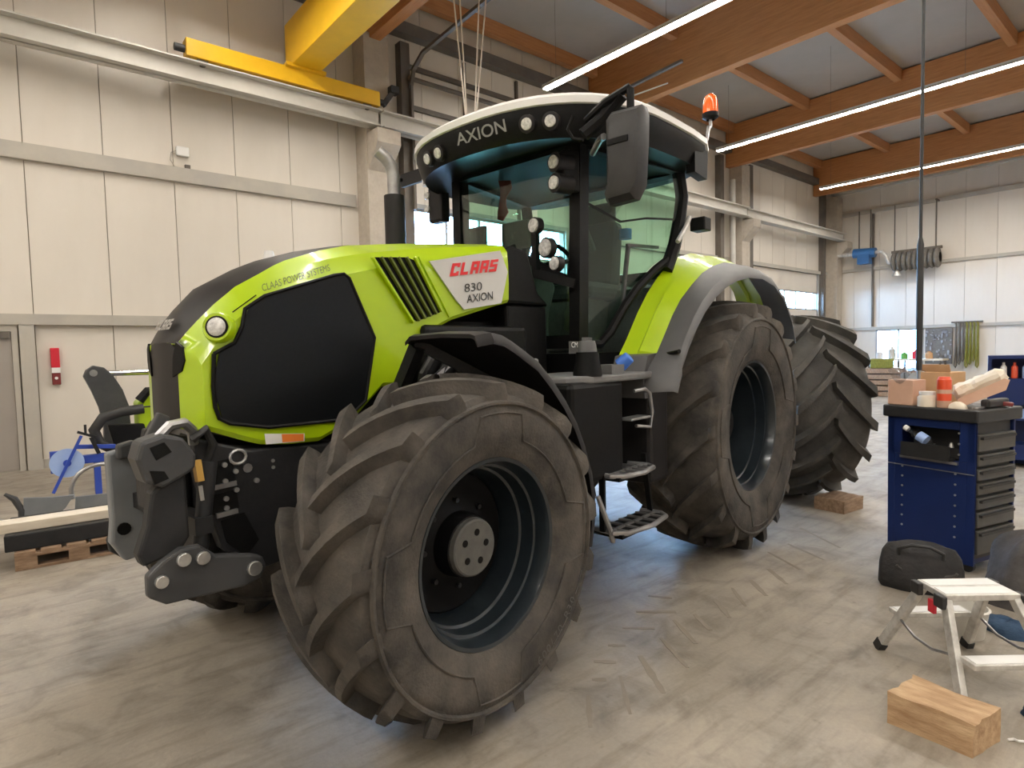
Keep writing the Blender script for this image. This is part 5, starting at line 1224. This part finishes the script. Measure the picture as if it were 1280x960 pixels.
# slings hanging
for i in range(7):
    y = 6.95 - i * .115; z0 = .55 + .12 * (i % 3)
    mb = MB().tube([(28.79, y, 2.30), (28.76, y - .04, 2.28), (28.74, y - .03, 1.4), (28.75, y + .01, z0 + .08), (28.75, y - .03, z0), (28.78, y - .06, z0 + .1), (28.80, y - .05, 1.4), (28.80, y - .03, 2.27)], .030, 6)
    o = mb.build('lifting_sling', 'sling_grey' if i < 3 else 'sling_green', None, 50)
    tag(o, ('grey lifting sling hanging nearest the tool board', 'middle one of the three grey slings on the far wall', 'grey lifting sling hanging next to the olive ones', 'olive lifting sling hanging next to the grey ones', 'second olive sling from the grey ones', 'third olive sling from the grey ones', 'olive lifting sling at the right end of the sling rack')[i], 'sling', 'lifting slings on the far wall')
o = MB().box((28.84, 6.1, 2.30), (28.96, 7.1, 2.36)).build('sling_rack', 'steel_dark', None, 0); tag(o, 'dark rail carrying the hanging slings on the far wall', 'rack')
# pallet of goods, greenery box and shelf by the window
t = thing('goods_pallet', 'low stack of brown planks on a pallet near the far window', 'pallet', (20.4, 6.75, 0), .3)
for k in range(5): MB().box((-.5, -.5 + .03 * (k % 2), .02 + k * .17), (.5, .45, .15 + k * .17)).build('plank_layer', 'timber_old', t, 0)
t = thing('green_crate', 'small yellow-green crate on top of the brown plank stack', 'crate', (20.4, 6.75, .84), .3)
MB().box((-.25, -.3, 0), (.25, .3, .28)).build('crate_body', 'sling_green', t, 0, bevel=.02)
t = thing('work_bench', 'pale workbench below the far window', 'bench', (28.2, 8.6, 0))
MB().box((-.4, -1.5, .85), (.4, 1.2, .92)).build('bench_top', 'pale_plank', t, 0)
for y in (-1.4, 0, 1.1):
    for x in (-.35, .35): MB().box((x - .03, y - .03, 0), (x + .03, y + .03, .85)).build('leg', 'steel_dark', t, 0)
random.seed(9)
for i, (y, h, m, lb) in enumerate(((.8, .35, 'white_plastic', 'white canister on the far bench nearest the corner'), (.35, .5, 'rail_paint', 'tall pale canister on the far bench'), (-.1, .28, 'shelf_green', 'green canister on the far bench'), (-.5, .36, 'red_box', 'red canister on the far bench'), (-.95, .3, 'cardboard', 'brown box on the far bench'))):
    o = MB().lathe([(0, .001), (0, .13), (h * .75, .13), (h * .85, .06), (h, .05), (h, .001)], 14, axis='z').build('canister', m, None, 40); o.location = (28.15, 8.6 + y, .92); tag(o, lb, 'canister', None)
# blue shelf unit at right
t = thing('blue_shelf', 'blue open shelf unit with small bottles behind the tool cabinet', 'shelf', (9.80, 1.62, 0), math.radians(-78))
for q in (((-.38, -.02, .0), (-.34, .35, 1.42)), ((.9, -.02, 0), (.94, .35, 1.42))): MB().box(*q).build('side_panel', 'cabinet_blue', t, 0)
MB().box((-.34, .33, 0), (.9, .35, 1.42)).build('back_panel', 'cabinet_blue', t, 0)
for z0, z1 in ((1.38, 1.42), (.80, 1.13), (.60, .62), (.1, .3)): MB().box((-.34, -.02, z0), (.9, .33, z1)).build('shelf_board', 'cabinet_blue', t, 0)
random.seed(4)
SH = []
for i in range(5):
    m = ('white_plastic', 'red_can', 'disc_blue', 'white_plastic', 'pink_card')[i]
    o = MB().lathe([(0, .001), (0, .035), (.14, .035), (.17, .015), (.20, .015), (.20, .001)], 12, axis='z').build('small_bottle', m, None, 40)
    p = Matrix.Rotation(math.radians(-78), 4, 'Z') @ Vector((-.22 + i * .11, .12, 0)); o.location = (9.80 + p.x, 1.62 + p.y, 1.13)
    tag(o, ('white bottle at the end of the blue shelf', 'red bottle on the blue shelf', 'pale blue bottle on the blue shelf', 'white bottle between the blue and pink ones on the shelf', 'pink bottle on the blue shelf')[i], 'bottle', 'bottles on the blue shelf')
for i in range(6):
    o = MB().lathe([(0, .001), (0, .03), (.1, .03), (.12, .02), (.12, .001)], 10, axis='z').build('jar', 'disc_blue' if i % 2 else 'white_plastic', None, 40)
    p = Matrix.Rotation(math.radians(-78), 4, 'Z') @ Vector((-.28 + i * .085, .10, 0)); o.location = (9.80 + p.x, 1.62 + p.y, .62)
    tag(o, ('first', 'second', 'third', 'fourth', 'fifth', 'sixth')[i] + (' small jar from the left on the lower blue shelf, pale blue' if i % 2 else ' small jar from the left on the lower blue shelf, white'), 'jar', 'jars on the lower shelf')
